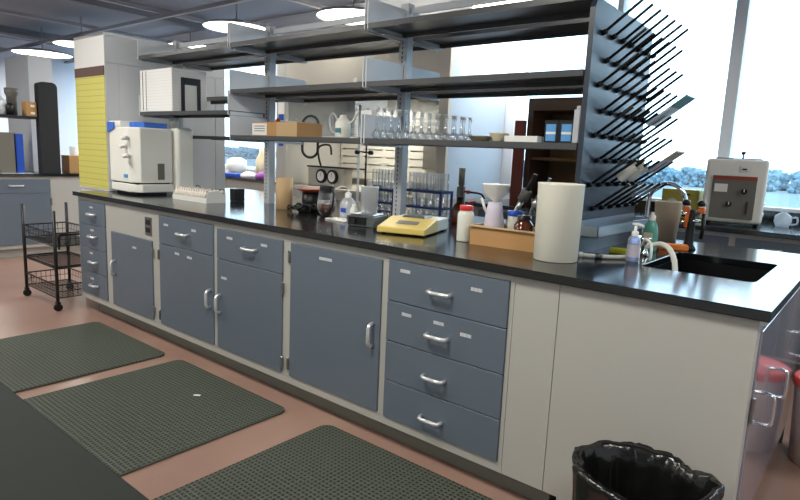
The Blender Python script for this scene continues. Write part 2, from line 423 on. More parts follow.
# B: blank rail with socket + door
t = thing('socket_cabinet', 'grey-framed cabinet with a wall socket on its blank rail above a single blue-grey door', 'cabinet', (-3.68, 0, 0))
carcass(t, XB, XC, [(-3.97, -3.395, .145, .675)])
d = panel(t, -3.97, -3.395, .145, .675, 'door'); handle_v(t, -3.915, .42, d, -.008); sticker(t, -3.63, .60, d)
hinge(t, -3.387, .60, d); hinge(t, -3.387, .21, d)
f = MB(t).box(-3.49, -3.405, -.004, .004, .705, .825, .002, 1).build('socket_plate', 'steel')
MB(t).box(-3.475, -3.42, -.006, .0, .775, .807, .002, 1).build('socket', 'black', f)
MB(t).box(-3.475, -3.42, -.006, .0, .725, .757, .002, 1).build('socket', 'black', f)
# C and D: drawer over door
t = thing('drawer_and_door_cabinet', 'drawer-over-door cabinet with its door hinged on the left, right of the socket', 'cabinet', (-3.02, 0, 0))
carcass(t, XC, XD, [(-3.305, -2.70, .145, .857)])
drawer(t, -3.305, -2.70, .675, .857, -3.01, .765, [(-3.215, .80), (-2.90, .80)])
d = panel(t, -3.305, -2.70, .145, .675, 'door'); handle_v(t, -2.73, .42, d, -.008); sticker(t, -3.09, .635, d); sticker(t, -2.95, .63, d)
hinge(t, -3.313, .60, d); hinge(t, -3.313, .20, d)
t = thing('drawer_and_door_cabinet', 'drawer-over-door cabinet with its door hinged on the right, left of the tall door', 'cabinet', (-2.37, 0, 0))
carcass(t, XD, XE, [(-2.665, -2.085, .145, .845)])
drawer(t, -2.665, -2.085, .67, .845, -2.35, .765, [(-2.54, .80), (-2.235, .80)])
d = panel(t, -2.665, -2.085, .145, .67, 'door'); handle_v(t, -2.632, .41, d, -.008); sticker(t, -2.595, .565, d)
hinge(t, -2.079, .60, d); hinge(t, -2.079, .205, d)
# E: tall single door
t = thing('tall_door_cabinet', 'island cabinet with one full-height blue-grey door in the middle of the run', 'cabinet', (-1.72, 0, 0))
carcass(t, XE, XF, [(-2.025, -1.415, .145, .845)])
d = panel(t, -2.025, -1.415, .145, .845, 'door'); handle_v(t, -1.455, .50, d, -.008); sticker(t, -1.77, .795, d, .085)
hinge(t, -2.032, .77, d); hinge(t, -2.032, .21, d)
# F: four wide drawers
t = thing('drawer_cabinet', 'wide cabinet with four blue-grey drawers at the right end of the run', 'cabinet', (-1.085, 0, 0))
carcass(t, XF, XG, [(-1.38, -.792, .14, .857)])
drawer(t, -1.38, -.792, .675, .857, -1.098, .757, [(-1.285, .815), (-.932, .80)])
drawer(t, -1.38, -.792, .495, .675, -1.10, .575, [(-1.268, .63), (-1.10, .63), (-.968, .61)])
drawer(t, -1.38, -.792, .315, .495, -1.105, .395)
drawer(t, -1.38, -.792, .14, .315, -1.11, .212)
# G: plain filler and end sink cabinet
t = thing('filler_panel', 'plain narrow grey filler panel right of the four wide drawers', 'panel', (-.71, 0, 0))
MB(t).box(XG+.002, -.602, 0, .70, Z0, ZT).build('cabinet_body', 'frame')
MB(t).box(XG, -.602, .075, .68, 0, Z0-.001).build('plinth', 'plinth')
t = thing('sink_cabinet', 'big plain grey end cabinet under the sink with two glossy doors on its end', 'cabinet', (-.32, 0, 0))
b = MB(t); b.box(-.599, -.545, 0, .012, Z0, ZT); b.box(-.545, 0, 0, .012, .0, ZT)
b.box(-.599, -.012, .012, .03, Z0, ZT); b.box(-.599, -.58, .03, 1.41, Z0, ZT); b.box(-.58, -.012, 1.39, 1.41, Z0, ZT)
b.box(-.02, 0, .012, .06, 0, ZT); b.box(-.02, 0, 1.36, 1.41, 0, ZT); b.box(-.02, 0, .06, 1.36, .84, ZT)
b.build('cabinet_body', 'frame')
MB(t).box(-.54, -.045, .075, 1.36, 0, Z0-.001).build('plinth', 'darkgap')
M['gloss'] = mat('glossy_lilac_grey_enamel', (138, 138, 152), .14, spec=.9, coat=.5)
for i, (y0, y1, hy, hg) in enumerate(((.065, .42, .30, .062), (.424, .86, .62, .857), (.864, 1.355, 1.28, 1.35))):
    d = MB(t).box(-.014, .006, y0, y1, .12, .835, .0015, 1).build('door', M['gloss'])
    b = MB(t); h = .11; z = .52
    b.tube([(.006, hy, z-h/2), (.030, hy, z-h/2+.004), (.038, hy, z-h/2+.018), (.038, hy, z+h/2-.018), (.030, hy, z+h/2-.004), (.006, hy, z+h/2)], .006, 8, smooth=3)
    b.build('handle', 'chrome', d)
    if i != 1:
        MB(t).box(.004, .013, hg-.006, hg+.006, .55, .63, .002, 1).build('hinge', 'steel', d)
MB(t).box(.001, .02, .01, .018, .865, .881).build('bracket', 'alu')  # small bright strip standing in for the edge highlight under the worktop
# far side of the island
t = thing('far_side_cabinet', 'plain grey cabinet run backing the island on its window side', 'cabinet', (-2.5, 1.41, 0))
MB(t).box(-4.50, -.645, .712, 1.41, Z0, ZT).build('cabinet_body', 'frame')
MB(t).box(-4.39, -.645, .712, 1.34, 0, Z0-.001).build('plinth', 'plinth')
for i in range(6):
    x = -4.48 + i*.635
    d = MB(t).box(x+.01, x+.62, 1.41, 1.43, .13, .86, .0015, 1).build('door', 'blue')

# worktop with sink
def slab_hole(b, x0, x1, y0, y1, z0, z1, hx0, hx1, hy0, hy1, rad=.03, n=5):
    def rr():
        pts = []
        for cx, cy, a0 in ((hx1-rad, hy0+rad, -PI/2), (hx1-rad, hy1-rad, 0), (hx0+rad, hy1-rad, PI/2), (hx0+rad, hy0+rad, PI)):
            for i in range(n+1):
                a = a0+PI/2*i/n; pts.append((cx+rad*math.cos(a), cy+rad*math.sin(a)))
        return pts
    inner = rr(); out = [(x1, y0), (x1, y1), (x0, y1), (x0, y0)]
    bm = b.bm; P = b._p; fs = []
    V = {}
    for z in (z0, z1):
        V[z] = ([bm.verts.new(P((*p, z))) for p in out], [bm.verts.new(P((*p, z))) for p in inner])
        O, I = V[z]
        for k in range(4):
            seg = I[k*(n+1):(k+1)*(n+1)]
            nxt = I[((k+1) % 4)*(n+1)]
            for i in range(n): fs.append(bm.faces.new((O[k], seg[i], seg[i+1])))
            fs.append(bm.faces.new((O[k], seg[-1], nxt, O[(k+1) % 4])))
    for k in range(4):
        fs.append(bm.faces.new((V[z0][0][k], V[z0][0][(k+1) % 4], V[z1][0][(k+1) % 4], V[z1][0][k])))
    m = len(inner)
    for k in range(m):
        fs.append(bm.faces.new((V[z0][1][k], V[z0][1][(k+1) % m], V[z1][1][(k+1) % m], V[z1][1][k])))
    bmesh.ops.recalc_face_normals(bm, faces=fs)
    return b
t = thing('island_worktop', 'long glossy black worktop covering the whole island', 'worktop', (-2.2, .72, .883))
o = slab_hole(MB(t), -4.545, .03, -.025, 1.437, .883, .915, -.47, -.08, .42, .97).build('worktop', 'black_top')
md = o.modifiers.new('bevel', 'BEVEL'); md.width = .003; md.segments = 2; md.limit_method = 'ANGLE'
b = MB(t); b.box(-.478, -.47, .412, .978, .68, .883); b.box(-.08, -.072, .412, .978, .68, .883)
b.box(-.47, -.08, .412, .42, .68, .883); b.box(-.47, -.08, .97, .978, .68, .883); b.box(-.478, -.072, .412, .978, .672, .68)
t = thing('sink', 'black undermounted sink basin set into the right end of the worktop', 'sink', (-.275, .695, .672)); b.root = t
for v in b.bm.verts: v.co += Vector((-2.2, .72, .883)) - Vector(t.location)
s_ = b.build('sink_basin', 'sink'); MB(t).lathe([(0, .682), (.03, .682), (.04, .6805)], (-.275, .7, 0), 20).build('drain', 'chrome')

# ------------------------------------------------------------------ white column with yellow chart at the far end
CX0, CX1, CY0, CY1, CZ = -4.95, -4.425, .20, 1.24, 2.10
t = thing('service_column', 'tall white and grey boxed column standing at the far end of the island', 'column', (-4.75, .72, 0))
b = MB(t); b.box(CX0, CX1-.006, CY0+.006, CY1, .917, CZ-.02); b.box(CX0, -4.56, CY0+.006, CY1, 0, .917)
b.build('column_body', 'column')
MB(t).box(CX0, CX1, CY0-.004, CY0+.005, .917, CZ).build('front_panel', 'column_white')
MB(t).box(CX0, CX1+.002, CY0-.004, CY1, CZ-.019, CZ).build('top_cap', 'column_white')
for y0, y1, z0, z1 in ((CY0+.006, CY1, 1.885, CZ-.02), (CY0+.006, .30, .917, 1.881), (.303, 1.14, .917, 1.881), (1.143, CY1, .917, 1.881)):
    MB(t).box(CX1-.006, CX1, y0, y1, z0, z1, .0015, 1).build('side_panel', 'column')
t = thing('wall_chart', 'tall yellow ruled paper chart with a brown heading band on the white column', 'chart', (-4.7, CY0-.004, .95))
MB(t).box(CX0+.01, CX1-.004, CY0-.008, CY0-.005, .93, 1.79).build('ruled_sheet', 'chart')
MB(t).box(CX0+.01, CX1-.004, CY0-.010, CY0-.005, 1.79, 1.86).build('heading_band', 'band')

# ------------------------------------------------------------------ reagent shelving
YS0, YS1 = .41, 1.05
t = thing('reagent_shelf_frame', 'grey steel uprights of the long double-sided shelving standing on the island', 'shelving frame', (-2.3, .74, .915))
for x in (-4.34, -3.15, -1.95):
    b = MB(t); b.box(x-.028, x+.028, .715, .765, .9155, 2.115)
    u = b.build('upright', 'upright')
    b = MB(t)
    for k in range(46): b.box(x-.008, x-.002, .7135, .7155, .95+k*.025, .963+k*.025); 
    b.build('slots', 'darkgap', u)
b = MB(t); b.box(-4.31, -3.18, .735, .745, 2.06, 2.095); b.box(-3.12, -1.98, .735, .745, 2.06, 2.095); b.box(-1.92, -.765, .735, .745, 2.06, 2.095)
b.build('top_rail', 'upright')
def shelf(x0, x1, z, y0, y1, label, left=True, right=True, th=.026):
    t = thing('shelf', label, 'shelf', ((x0+x1)/2, y0, z-th), group=None)
    b = MB(t); b.box(x0, x1, y0, y1, z-.006, z); b.box(x0, x1, y0, y0+.012, z-th, z-.006); b.box(x0, x1, y1-.012, y1, z-th, z-.006)
    b.build('shelf_board', 'shelf')
    ya, yb = (y0-.004, .712) if y0 < .7 else (.768, y1+.004)
    for x, f in ((x0, left), (x1, right)):
        if not f: continue
        s = .004 if x == x0 else -.004
        MB(t).box(x+s-.0035, x+s+.0035, ya, yb, z-th-.004, z+.125, .002, 1).build('divider', 'divider')
        MB(t).box(x+s*3-.006, x+s*3+.006, ya+.03, yb, z-th-.012, z-th, 0).build('bracket', 'upright')
    return t
BX = ((-4.335, -3.156), (-3.144, -1.956), (-1.944, -.765))
for (x0, x1), nm in zip(BX, ('left bay', 'middle bay', 'right bay')):
    shelf(x0, x1, 1.955, YS0, .70, 'front top shelf of the %s of the long shelving' % nm, right=(nm != 'right bay'))
    shelf(x0, x1, 1.955, .78, YS1, 'window-side top shelf of the %s of the long shelving' % nm, right=(nm != 'right bay'))
for (x0, x1), nm in zip(BX[1:], ('middle bay', 'right bay')):
    shelf(x0, x1, 1.665, YS0, .70, 'front mid-height shelf of the %s, empty and dark grey' % nm, right=(nm != 'right bay'))
    shelf(x0, x1, 1.665, .78, YS1, 'window-side mid-height shelf of the %s' % nm, right=(nm != 'right bay'))
    shelf(x0, x1, 1.375, YS0, .70, 'front lower shelf of the %s, %s' % (nm, 'holding the cardboard box' if nm == 'middle bay' else 'holding flasks, dishes and blue boxes'), right=(nm != 'right bay'))
shelf(BX[0][0], BX[0][1], 1.535, YS0, .70, 'front shelf carrying the white casing in the left bay')
shelf(BX[0][0], BX[0][1], 1.675, .78, YS1, 'window-side upper shelf of the left bay behind the white casing', left=False)
shelf(BX[0][0], BX[0][1], 1.375, .78, YS1, 'window-side lower shelf of the left bay behind the bench centrifuge', left=False)

# ------------------------------------------------------------------ peg drying rack on the shelf end
t = thing('peg_drying_rack', 'tall dark drying board full of black angled pegs with a steel drip tray', 'drying rack', (-.75, .77, .9155))
pts = [(.42, .9155), (1.13, .9155), (1.13, 1.90), (1.12, 1.925), (1.095, 1.935), (.455, 1.935), (.43, 1.925), (.42, 1.90)]
MB(t).prism(pts, -.7625, -.740, 'x').build('back_board', 'pegpanel')
for r in range(8):
    z = 1.815 - r*.1015
    for c in range(7 if r % 2 == 0 else 6):
        y = .505 + c*.105 + (.055 if r % 2 else 0)
        b = MB(t)
        b.tube([(-.74, y, z), (-.728, y, z+.004), (-.722, y, z+.010)], .011, 8)
        b.tube([(-.730, y, z+.004), (-.590, y, z+.112), (-.586, y, z+.115)], .0061, 7)
        b.build('peg', 'black')
b = MB(t); x0, x1, y0, y1 = -.738, -.645, .42, 1.12
b.box(x0, x1, y0, y1, 1.0, 1.003); b.box(x1-.003, x1, y0, y1, 1.0, 1.045); b.box(x0, x1, y0, y0+.003, 1.0, 1.045); b.box(x0, x1, y1-.003, y1, 1.0, 1.045); b.box(x0, x0+.003, y0, y1, 1.0, 1.06)
b.build('drip_tray', 'trayalu')
def onpeg(r, c, s=.6):
    z = 1.815 - r*.1015; y = .505 + c*.105 + (.055 if r % 2 else 0)
    return Vector((-.730+.14*s, y, z+.004+.108*s))
PD = Vector((.14, 0, .108)).normalized()
def slanted(name, label, cat, m, r, c, rad, L, s=.35, flat=1.):
    p = onpeg(r, c, s); e = p + PD*L
    b = MB(local=True)
    for k in (1,):
        b.tube([(0, 0, 0), tuple(PD*L)], rad, 18, cap=False)
    o = b.build(name, m, None); o.location = p; return tag(o, label, cat)
slanted('beaker', 'white plastic beaker upturned on a lower peg of the drying board', 'beaker', 'milky', 6, 2, .026, .09, .3)
slanted('beaker', 'second white plastic beaker upturned further right on the drying board', 'beaker', 'milky', 6, 3, .026, .09, .3)
def glass_slide(name, label, cat, mA, mB_, r, c, L, w, s):
    p = onpeg(r, c, s); t = thing(name, label, cat, p)
    up = Vector((0, 1, 0)).cross(PD).normalized()
    def strip(a, e, m, nm):
        b = MB(local=True); vs = []
        for q in (a, e):
            for dy in (-w/2, w/2):
                for dn in (-.004, .004): vs.append(b.bm.verts.new(PD*q + Vector((0, dy, 0)) + up*dn))
        for f in ((0, 1, 3, 2), (4, 6, 7, 5), (0, 4, 5, 1), (2, 3, 7, 6), (0, 2, 6, 4), (1, 5, 7, 3)): b.bm.faces.new([vs[i] for i in f])
        bmesh.ops.recalc_face_normals(b.bm, faces=b.bm.faces)
        b.build(nm, m, t)
    strip(0, L*.62, mA, 'plate'); strip(L*.62+.0005, L, mB_, 'tip')
    return t
glass_slide('glass_plate', 'long pale glass plate with a teal end resting across the upper pegs', 'glass plate', 'glassm', 'teal', 4, 4, .20, .13, .62)
glass_slide('grey_plate', 'brownish grey plate lying across the lower pegs of the drying board', 'plate', M['lilac'], M['tanp'], 6, 5, .16, .13, .55)
for i in range(3):
    slanted('glass_tube', ('clear glass tube drying on a bottom peg, %s' % ('nearest the tub', 'between two others', 'nearest the tap')[i]), 'glass tube', 'glass', 7, 2+i, .018, .07, .55)

# ------------------------------------------------------------------ on the worktop, left to right
ZW = .9155
# freeze dryer / bench instrument
t = thing('bench_instrument', 'large white bench instrument with blue lid and valve front beside the yellow chart', 'laboratory instrument', (-4.2, .35, ZW))
b = MB(t); b.prism([(-4.40, .20), (-4.10, .20), (-4.02, .25), (-4.02, .50), (-4.40, .50)], 1.005, 1.41, 'z'); b.prism([(-4.40, .20), (-4.22, .20), (-4.22, .50), (-4.40, .50)], 1.41, 1.455, 'z'); o = b.build('casing', 'cream')
md = o.modifiers.new('bevel', 'BEVEL'); md.width = .008; md.segments = 2
b = MB(t); b.prism([(-4.41, .21), (-4.09, .19), (-4.0, .25), (-4.0, .50), (-4.41, .50)], .935, .995, 'z'); o = b.build('base_housing', 'cream')
md = o.modifiers.new('bevel', 'BEVEL'); md.width = .008; md.segments = 2
MB(t).box(-4.38, -4.06, .24, .47, .9155, .936).build('feet', 'black')
MB(t).box(-4.39, -4.03, .22, .48, .994, 1.006).build('seam', 'darkgap')
b = MB(t); b.prism([(-4.215, .27), (-4.14, .27), (-4.07, .31), (-4.07, .49), (-4.215, .49)], 1.411, 1.45, 'z'); o = b.build('lid', 'bluep')
MB(t).prism([(-4.395, 1.37), (-4.30, 1.40), (-4.30, 1.445), (-4.395, 1.445)], .185, .199, 'y').build('control_badge', 'bluep')
MB(t).box(-4.17, -4.12, .193, .199, 1.04, 1.065).build('nameplate', 'bluebox')
for i, (x, z) in enumerate(((-4.10, 1.33), (-4.13, 1.27), (-4.09, 1.20))):
    v = MB(t).tube([(x, .20, z), (x, .16, z)], .016, 12).build('valve', 'white'); MB(t).tube([(x-.02, .158, z), (x+.025, .152, z-.01)], .009, 8).build('valve_lever', 'white', v)
MB(t).box(-4.022, -4.012, .38, .43, 1.03, 1.15).build('vent', 'darkpanel')
b = MB(t); b.box(-4.12, -3.975, .515, .66, .9155, 1.425, .03, 4); b.build('side_tower', 'cream')
MB(t).tube([(-4.09, .56, 1.425), (-4.09, .56, 1.50)], .035, 16).build('port', 'white')
# tray of packets
t = thing('packet_tray', 'long low white tray packed with paper-wrapped sticks right of the bench instrument', 'tray', (-3.49, .38, ZW))
b = MB(t); b.box(-3.71, -3.28, .32, .47, .9155, .922); b.box(-3.71, -3.28, .32, .324, .922, .95); b.box(-3.71, -3.28, .466, .47, .922, .985)
b.box(-3.71, -3.706, .324, .466, .922, .98); b.box(-3.284, -3.28, .324, .466, .922, .99); b.build('tray', 'white')
for k in range(13):
    x = -3.69 + k*.030
    MB(t).tube([(x-.012, .336, .934), (x+.016, .345, 1.0)], .012, 8).build('packet', 'packets')
b = MB(t)
for k in range(26): x = -3.70 + k*.0158; b.tube([(x, .362, .955+.02*(k % 2)), (x+.02, .460, .995-.012*(k % 3))], .010, 6)
b.build('packet_bundle', 'packets')
single('black_box', 'small black box behind the right end of the packet tray', 'box', 'black', lambda b: (b.box(-.035, .035, -.04, .04, 0, .09, .006, 2), b.tube([(.04, -.045, .01), (.06, -.06, .005), (.09, -.05, .005)], .004, 6)), (-3.36, .62, ZW))
single('bent_wire', 'thin black wire loop beside the bench instrument tower', 'wire', 'black', lambda b: b.tube([(0, 0, .005), (.01, 0, .05), (.05, 0, .085), (.09, 0, .07), (.08, 0, .04)], .0035, 6, smooth=6), (-3.86, .58, ZW))
single('paper_roll', 'upright tan cardboard tube standing by the left shelf upright', 'cardboard tube', 'tan', lambda b: b.lathe([(.050, 0), (.054, .002), (.054, .2), (.045, .2), (.045, .01), (0, .01)], (0, 0, 0), 28), (-2.79, .58, ZW))
# cables
t = thing('power_cable', 'heap of black coiled power cable with adapter behind the tan tube', 'cable', (-2.58, .52, ZW))
b = MB(t)
for k in range(4):
    cx, cy, r = -2.60+.03*k, .50+.02*(k % 2), .045+.008*k
    b.tube([(cx+r*math.cos(a), cy+r*.7*math.sin(a), .925+.006*k+.028*abs(math.sin(a*1.5+k))) for a in [i*PI/7 for i in range(15)]], .005, 6, smooth=2)
b.build('cord', 'black')
MB(t).box(-2.62, -2.55, .55, .60, .9155, .965, .006, 2).build('adapter', 'black')
t = thing('labelled_jar', 'small black-topped jar with a white paper label behind the cable heap', 'jar', (-2.47, .63, ZW))
MB(t).lathe([(0, .9155), (.036, .9155), (.038, .93), (.038, 1.01), (.034, 1.02)], (-2.47, .63, 0), 22).build('body', 'blackmatte')
MB(t).lathe([(.0386, .935), (.0386, 1.0)], (-2.47, .63, 0), 22).build('label', 'paper')
MB(t).lathe([(.036, 1.0201), (.036, 1.045), (0, 1.046)], (-2.47, .63, 0), 22).build('lid', 'black')
t = thing('shallow_dish', 'red-brown shallow oval dish on a black drum behind the cable heap', 'dish', (-2.64, .66, ZW))
MB(t).lathe([(0, .9155), (.06, .9155), (.062, 1.03), (0, 1.03)], (-2.64, .68, 0), 24).build('drum', 'black')
MB(t).lathe([(0, 1.0305), (.06, 1.032), (.098, 1.05), (.10, 1.056), (.06, 1.045), (0, 1.042)], (-2.64, .68, 0), 28).build('dish', 'redbrown')
t = thing('glass_carafe', 'round glass carafe with dark liquid and black band beside the wash bottle', 'carafe', (-2.37, .56, ZW))
MB(t).lathe([(0, .918), (.035, .918), (.056, .95), (.058, .99), (.045, 1.05), (.040, 1.085)], (-2.37, .56, 0), 28).build('glass_bowl', 'glass')
MB(t).lathe([(0, .92), (.033, .92), (.052, .951), (.053, .985), (0, .985)], (-2.37, .56, 0), 24).build('contents', 'amber')
MB(t).lathe([(.043, 1.05), (.045, 1.085), (.042, 1.095), (0, 1.097)], (-2.37, .56, 0), 24).build('collar', 'black')
MB(t).tube([(-2.33, .56, 1.075), (-2.29, .54, 1.05), (-2.29, .53, .98), (-2.315, .54, .95)], .006, 8, smooth=5).build('handle', 'black')
t = thing('wash_bottle', 'squat clear wash bottle with a blue mark next to the stirrer', 'bottle', (-2.18, .55, ZW))
MB(t).lathe([(0, .9155), (.044, .9155), (.047, .93), (.047, 1.0), (.03, 1.03), (.017, 1.04)], (-2.18, .55, 0), 24).build('body', 'glassm')
MB(t).lathe([(.019, 1.035), (.019, 1.062), (.006, 1.07), (0, 1.07)], (-2.18, .55, 0), 18).build('cap', 'white')
MB(t).tube([(-2.18, .55, 1.07), (-2.18, .55, 1.09), (-2.215, .53, 1.10), (-2.25, .51, 1.08)], .004, 6, smooth=4).build('spout', 'white')
MB(t).box(-2.19, -2.15, .4985, .5035, .955, .98, .001, 1).build('mark', 'bluefolder')
single('white_plate', 'flat white plastic plate lying in front of the wash bottle', 'plate', 'white', lambda b: (b.box(-.09, .09, -.04, .04, 0, .008, .002, 1), b.box(-.01, .035, -.015, .015, .008, .016)), (-2.13, .44, ZW), -.1)
single('spray_nozzle', 'white squat plastic block bottle between the wash bottle and stirrer', 'bottle', 'white', lambda b: b.lathe([(0, 0), (.022, 0), (.022, .07), (.012, .085), (.012, .1), (0, .1)], (0, 0, 0), 16), (-2.045, .46, ZW))
# stirrer
t = thing('magnetic_stirrer', 'grey magnetic stirrer with dark control knob in front of the retort stand', 'stirrer', (-1.89, .40, ZW), .25)
b = MB(local=True)
b.bm.free(); b.bm = bmesh.new()
b.prism([(-.075, 0), (.075, 0), (.085, .035), (.085, .058), (-.085, .058), (-.085, .03)], -.07, .07, 'y')
o = b.build('casing', 'steel', t); md = o.modifiers.new('bevel', 'BEVEL'); md.width = .004; md.segments = 2
MB(local=True).box(-.07, .07, -.06, .06, .0585, .066, .003, 1).build('hot_plate', 'trayalu', t)
MB(local=True).box(-.07, .035, -.0745, -.0705, .01, .05).build('control_panel', 'black', t)
MB(local=True).tube([(-.035, -.075, .03), (-.035, -.092, .03)], .013, 16).build('knob', 'blackmatte', t)
t = thing('plastic_beaker', 'tall frosted plastic beaker standing on the magnetic stirrer', 'beaker', (-1.885, .41, ZW+.067))
MB(t).lathe([(0, .983), (.040, .983), (.043, .987), (.047, 1.12), (.049, 1.124), (.045, 1.124), (.041, .99), (0, .99)], (-1.885, .41, 0), 28).build('body', 'glassm')
# retort stand
t = thing('retort_stand', 'thin black retort stand with clamps rising behind the stirrer', 'stand', (-2.18, .69, ZW))
MB(t).box(-2.24, -2.12, .62, .76, .9155, .924, .002, 1).build('base', 'black')
MB(t).tube([(-2.18, .69, .92), (-2.18, .69, 1.345)], .0055, 8).build('rod', 'black')
for dx in (-.055, .055):
    c = MB(t).tube([(-2.18, .69, 1.30), (-2.18+dx*.6, .68, 1.305), (-2.18+dx, .67, 1.30)], .005, 8).build('clamp', 'black')
    MB(t).tube([(-2.18+dx, .66, 1.30), (-2.18+dx, .68, 1.30)], .013, 10).build('clamp_jaw', 'black', c)
t = thing('burette', 'tall clear glass burette hanging in front of the hood baffle, left of the retort rod', 'burette', (-2.27, .72, ZW))
MB(t).tube([(-2.27, .72, .9155), (-2.27, .72, 1.58)], .008, 10).build('glass_tube', 'glassm')
MB(t).tube([(-2.285, .72, 1.0), (-2.255, .72, 1.0)], .006, 8).build('tap', 'white')
# balance
t = thing('bench_balance', 'yellow and cream bench balance with sloping display and round pan', 'balance', (-1.605, .45, ZW), .30)
b = MB(local=True); b.prism([(-.19, 0.006), (-.19, .035), (-.03, .068), (.0, .072), (.0, .006)], -.125, .125, 'x'); o = b.build('display_housing', 'yellow', t)
md = o.modifiers.new('bevel', 'BEVEL'); md.width = .005; md.segments = 2
# prism on x uses (y, z)
b = MB(local=True); b.prism([(.0005, 0.006), (.0005, .066), (.17, .066), (.17, .006)], -.123, .123, 'x'); o = b.build('rear_housing', 'cream', t)
md = o.modifiers.new('bevel', 'BEVEL'); md.width = .005; md.segments = 2
b = MB(local=True); b.prism([(-.13, .0492), (-.085, .0587), (-.085, .0602), (-.13, .0507)], -.05, .06, 'x'); b.build('display', 'darkpanel', t)
MB(local=True).box(-.06, .06, -.02, .10, .0665, .078, .003, 1).build('pan', 'steel', t)
for x in (-.1, .1):
    for y in (-.16, .14): MB(local=True).tube([(x, y, 0), (x, y, .007)], .012, 10).build('foot', 'black', t)
# tube racks
def tube_rack(name, label, loc, rz, nx, ny, dx, dy, H, L, rT):
    t = thing(name, label, 'test tube rack', loc, rz)
    w, d = nx*dx/2+.008, ny*dy/2+.008
    for z, h in ((.006, .006), (H*.42, .012), (H, .016)):
        b = MB(local=True)
        if z < .01: b.box(-w, w, -d, d, 0, .005)
        else:
            for s in (-1, 1): b.box(-w, w, s*d-.004, s*d+.004, z-h, z); b.box(s*w-.004, s*w+.004, -d, d, z-h, z)
            for i in range(1, nx): x = -w+2*w*i/nx; b.box(x-.0015, x+.0015, -d, d, z-.004, z)
            for i in range(1, ny): y = -d+2*d*i/ny; b.box(-w, w, y-.0015, y+.0015, z-.004, z)
        b.build('tier', 'navy', t)
    for sx in (-1, 1):
        for sy in (-1, 1): MB(local=True).box(sx*w-.006, sx*w+.006, sy*d-.006, sy*d+.006, .0, H).build('post', 'navy', t)
    return t, w, d
def test_tube(loc, L, r, label, group):
    t = thing('test_tube', label, 'test tube', loc, group=group)
    MB(local=True).lathe([(0, 0), (r*.6, r*.2), (r, r), (r, L), (r*1.12, L+.002), (r*.9, L+.001)], (0, 0, 0), 14).build('glass_body', 'glass', t)
    return t
proto = None
for rk, (loc, nx, ny, lab) in enumerate((((-1.955, 1.02, ZW), 5, 2, 'right'), ((-2.40, 1.14, ZW), 4, 2, 'left'))):
    t, w, d = tube_rack('test_tube_rack', 'blue wire test tube rack %s' % ('right of the shelf upright behind the balance' if lab == 'right' else 'left of the shelf upright, behind the frosted beaker'), loc, 0, nx, ny, .052, .05, .175 if lab == 'right' else .15, 0, 0)
    for i in range(nx):
        for j in range(ny):
            p = (loc[0]-w+2*w*(i+.5)/nx, loc[1]-d+2*d*(j+.5)/ny, loc[2]+.006)
            if proto is None: o = proto = test_tube(p, .27, .0185, '', '')
            else: o = copy_tree(proto)
            o.location = p; o['label'] = 'large clear test tube standing in the %s blue wire rack' % lab; o['group'] = 'test tubes in the %s blue rack' % lab
# dispenser bottle
t = thing('dispenser_bottle', 'amber reagent bottle with tall grey dispenser pump and side arm', 'bottle', (-1.70, 1.0, ZW))
cx, cy = -1.70, 1.0
MB(t).lathe([(0, .9155), (.05, .9155), (.053, .93), (.053, .985), (.035, 1.02), (.022, 1.035)], (cx, cy, 0), 24).build('amber_body', 'amber')
MB(t).lathe([(.024, 1.035), (.024, 1.065), (.0, 1.066)], (cx, cy, 0), 18).build('collar', 'black')
MB(t).lathe([(.026, 1.066), (.026, 1.125), (.014, 1.13), (.014, 1.135), (.018, 1.136), (.020, 1.235), (0, 1.236)], (cx, cy, 0), 18).build('pump', 'darkpanel')
a = MB(t).tube([(cx+.02, cy, 1.10), (cx+.08, cy-.01, 1.10), (cx+.15, cy-.02, 1.095), (cx+.175, cy-.022, 1.07)], .006, 8, smooth=4).build('side_arm', 'black')
MB(t).lathe([(0, 0), (.012, 0), (.012, .02), (0, .02)], (cx+.055, cy-.008, 1.09), 12).build('arm_valve', 'red', a)
MB(t).tube([(cx+.03, cy-.03, .92), (cx+.06, cy-.05, 1.0), (cx+.09, cy-.05, 1.04), (cx+.14, cy-.05, 1.05)], .005, 8, smooth=5).build('tubing', 'red')
# white bottle with red cap
t = thing('reagent_bottle', 'white plastic bottle with a red screw cap left of the cardboard tray', 'bottle', (-1.256, .385, ZW))
cx, cy = -1.256, .385
MB(t).lathe([(0, .9155), (.036, .9155), (.038, .92), (.038, 1.035), (.034, 1.05), (.027, 1.055), (.027, 1.06)], (cx, cy, 0), 26).build('body', 'milky')
MB(t).lathe([(.030, 1.058), (.031, 1.061), (.031, 1.078), (.028, 1.081), (0, 1.081)], (cx, cy, 0), 26).build('cap', 'red')
# cardboard tray
t = thing('cardboard_tray', 'open cardboard box tray holding a jug and jars beside the white tub', 'box', (-1.03, .42, ZW), .06)
b = MB(local=True); L, D, H = .165, .085, .082
b.box(-L, L, -D, D, 0, .004); b.box(-L, L, -D, -D+.004, .004, H); b.box(-L, L, D-.004, D, .004, H); b.box(-L, -L+.004, -D+.004, D-.004, .004, H); b.box(L-.004, L, -D+.004, D-.004, .004, H)
b.build('tray', 'cardboard', t)
b = MB(local=True); b.box(-L-.002, L+.002, -D-.012, -D+.006, H, H+.006); b.box(-L-.002, L+.002, D-.006, D+.002, H, H+.006); b.box(-L-.006, -L+.006, -D, D, H, H+.006); b.build('folded_rim', 'cardedge', t)
def inbox(name, label, cat, x, y): return thing(name, label, cat, (x, y, ZW+.0042))
z0 = ZW+.0045
t = inbox('plastic_jug', 'pale lilac tapering plastic jug standing in the cardboard tray', 'jug', -1.13, .425)
MB(t).lathe([(0, z0), (.054, z0), (.056, z0+.01), (.036, z0+.15), (.030, z0+.185), (.026, z0+.185), (.02, z0+.02), (0, z0+.015)], (-1.13, .425, 0), 26).build('body', 'lilac')
